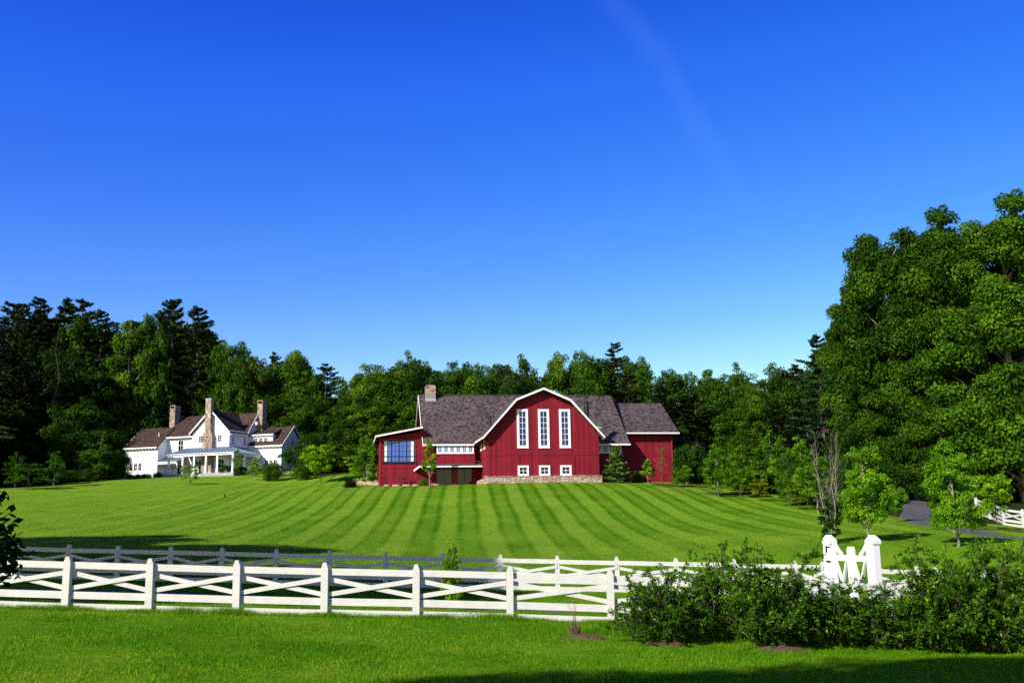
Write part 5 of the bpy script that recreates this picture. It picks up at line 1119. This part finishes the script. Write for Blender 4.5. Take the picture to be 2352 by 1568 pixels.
for k, (u, v1, v0, wd, pk, lb) in enumerate((
    (1512, 1476, 1312, 216, 0, 'leafy green bush leftmost in the row hiding the end of the front fence'),
    (1650, 1462, 1268, 200, 1, 'tall leafy bush second in the row with shoots rising above the fence'),
    (1770, 1486, 1262, 250, 2, 'broad leafy bush below the gate with reddish stems showing'),
    (1905, 1482, 1340, 220, 0, 'leafy bush directly under the left gate post'),
    (2040, 1490, 1346, 230, 1, 'leafy bush under the right gate post'),
    (2165, 1496, 1262, 250, 2, 'tall bush right of the gate before the side fence'),
    (2275, 1494, 1258, 240, 0, 'dark leafy bush second from the right edge'),
    (2385, 1500, 1266, 250, 1, 'dark leafy bush cut by the right edge of the photo'),
    (1950, 1455, 1352, 200, 2, 'rear bush close to the fence below the gate'), (2215, 1462, 1300, 240, 1, 'rear bush close to the fence at the right'))):
    tree(BUSH[pk], u, v0, 25, wd, 'bush', lb, 'leafy bushes in front of the fence', vb=v1, cat='bush', rz=k * 2.1, crown='foliage', trunk='stem', color=(1, 1, 1))
# mulch mounds with cut stems
for k, (u, v, s, lb) in enumerate(((1335, 1467, .42, 'brown mulch mound left of the first bush'), (1525, 1481, .40, 'brown mulch mound at the foot of the first bush'), (1785, 1494, .5, 'brown mulch mound below the broad bush'))):
    b = ghit(u, v); r = np.random.default_rng(40 + k); m = MB()
    m.lathe([(s * 1.25, -.06), (s, .03), (s * .75, .09), (s * .4, .13), (s * .08, .15)], 22)
    m.v = [tuple(np.array(p) * (1 + r.normal() * .09) + np.array([0, 0, r.normal() * .018])) for p in m.v]
    o = m.build('mulch_mound', MAT['mulch']); o.location = b; o.scale = (1.15, .7, .55); tag(o, lb, 'mulch', 'mulch mounds round the bushes')
b = ghit(1322, 1462); r = np.random.default_rng(77); m = MB()
for k in range(70):
    a = r.random() * 6.28; e = np.array([math.cos(a) * r.uniform(.05, .2), math.sin(a) * r.uniform(.05, .2), r.uniform(.12, .36)]); p0 = np.array([math.cos(a), math.sin(a), 0]) * r.uniform(0, .13); m.tube([p0, (p0 + e) / 2 + r.normal(size=3) * .015, e], [.009, .007, .003], 4)
for k in range(7): a = r.random() * 6.28; m.tube([(0, 0, 0), (math.cos(a) * .06, math.sin(a) * .06, .5), (math.cos(a) * .2, math.sin(a) * .2, r.uniform(.7, 1.15))], [.004, .003, .0015], 4)
o = m.build('dead_shrub', MAT['barkred']); o.location = b; tag(o, 'cut back clump of dry reddish stems in front of the fence', 'shrub')
# leafy branch reaching in from the left
b = at(-62, 1300, 8.2); r = np.random.default_rng(66); t = thing('small_tree', 'dark leafy branches of a small tree reaching in at the left edge', 'tree', (b[0], 8.2, gz(b[0], 8.2)))
bz = gz(b[0], 8.2); LM = [([(0, 0, -.2), (.03, 0, 1.0), (0, 0, 2.1), (.1, 0, 3.3)], [.05, .04, .03, .012])]; V, TT = [], []
for (uu, vv, n) in ((38, 1300, 60), (30, 1235, 70), (46, 1255, 50), (20, 1180, 26), (34, 1195, 20), (8, 1140, 26), (22, 1280, 60), (10, 1262, 50), (-10, 1210, 60), (-20, 1150, 60), (6, 1310, 40), (-30, 1250, 90)):
    e = at(uu, vv, 8.2 + r.uniform(-.25, .25)) - np.array([b[0], 8.2, bz]); p0 = np.array([0, 0, max(.8, e[2] - .35)]); path = bent(p0, e, r, 4, .04, .05); LM.append((path, [.012, .010, .008, .006, .003])); path = np.array(path)
    q = r.random(n) * .7 + .34; q = np.minimum(q, 1); i = np.minimum((q * 4).astype(int), 3); f = (q * 4 - i)[:, None]; p = path[i] * (1 - f) + path[i + 1] * f + r.normal(size=(n, 3)) * .035
    N = nrm(np.array([0, -.3, .8]) + r.normal(size=(n, 3)) * .6); s = .085 * r.uniform(.7, 1.3, n); V.append(leaf_polys(p, N, s, s * .52, r)); TT.append(r.random(n) * .7)
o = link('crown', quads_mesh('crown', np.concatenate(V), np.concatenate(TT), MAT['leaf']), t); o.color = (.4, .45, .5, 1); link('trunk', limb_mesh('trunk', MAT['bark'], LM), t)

# ------------------------------------------------------------------ grass blades
def blades(name, label, n, ylo, yhi, h, wd, seed, keep=None, power=1.0, xh=.58):
    r = np.random.default_rng(seed); y = ylo + (yhi - ylo) * r.random(n) ** power; x = (r.random(n) * 2 - 1) * xh * y
    if keep is not None: k = keep(x, y, r); x, y = x[k], y[k]
    z = np.concatenate([ground(x[i:i + 20000], y[i:i + 20000]) for i in range(0, len(x), 20000)]); n = len(x)
    a = r.random(n) * 6.28; s = np.stack([np.cos(a), np.sin(a), np.zeros(n)], -1); hh = h * r.uniform(.5, 1.35, n) * (h_mod(x, y) if h < .2 else 1); lean = r.normal(size=(n, 3)) * np.array([.5, .5, 0]) * hh[:, None]
    p = np.stack([x, y, z - .01], -1); w_ = wd * r.uniform(.7, 1.3, n)[:, None]; tip = p + lean + np.array([0, 0, 1.0]) * hh[:, None]
    V = np.stack([p - s * w_ / 2, p + s * w_ / 2, tip], 1).reshape(-1, 3)
    o = link(name, quads_mesh(name, V, r.random(n), MAT['blade'], 3)); return tag(o, label, None, None, 'stuff')
def h_mod(x, y): return .8 + .4 * np.sin(x * 1.3 + .7 * np.sin(y * .9)) * np.sin(y * 1.1 + x * .4)
def off_road(x, y, r): return np.abs(y - (34.2 + .0009 * x * x)) > 2.15
blades('grass', 'short green grass of the foreground and the verges', 430000, 12.5, 43, .075, .013, 1, off_road, 1.25)
blades('lawn_grass', 'mown grass of the rising lawn', 300000, 43, 112, .055, .035, 2, lambda x, y, r: inside(x, y, LAWN), 1.0, .55)
fp = np.array([proj(gp(u, 27.5, 1400))[0] for u in fu])
fxs = np.array([gp(u, 27.5, 1400)[0] for u in fu])
def near_fence(x, y, r): return (np.abs(y - 27.35 - r.normal(size=len(x)) * .16) < .14) & (r.random(len(x)) < .12 + .5 * np.exp(-((x - fxs[np.abs(x[:, None] - fxs[None]).argmin(1)]) / .35) ** 2) + .3 * np.sin(x * 2.3) ** 6)
blades('tall_grass', 'longer grass along the foot of the front fence', 800000, 26.6, 28.0, .17, .010, 3, near_fence)
def near_bush(x, y, r):
    d = np.full(len(x), 9.0)
    for u in range(1430, 2420, 60): q = gp(u, 24.6, 1450); d = np.minimum(d, np.hypot((x - q[0]) / 1.0, (y - q[1]) / .55))
    return d + r.normal(size=len(x)) * .2 < .75
blades('weedy_grass', 'tall weedy grass at the feet of the bushes', 120000, 23.2, 26.2, .26, .012, 4, near_bush)
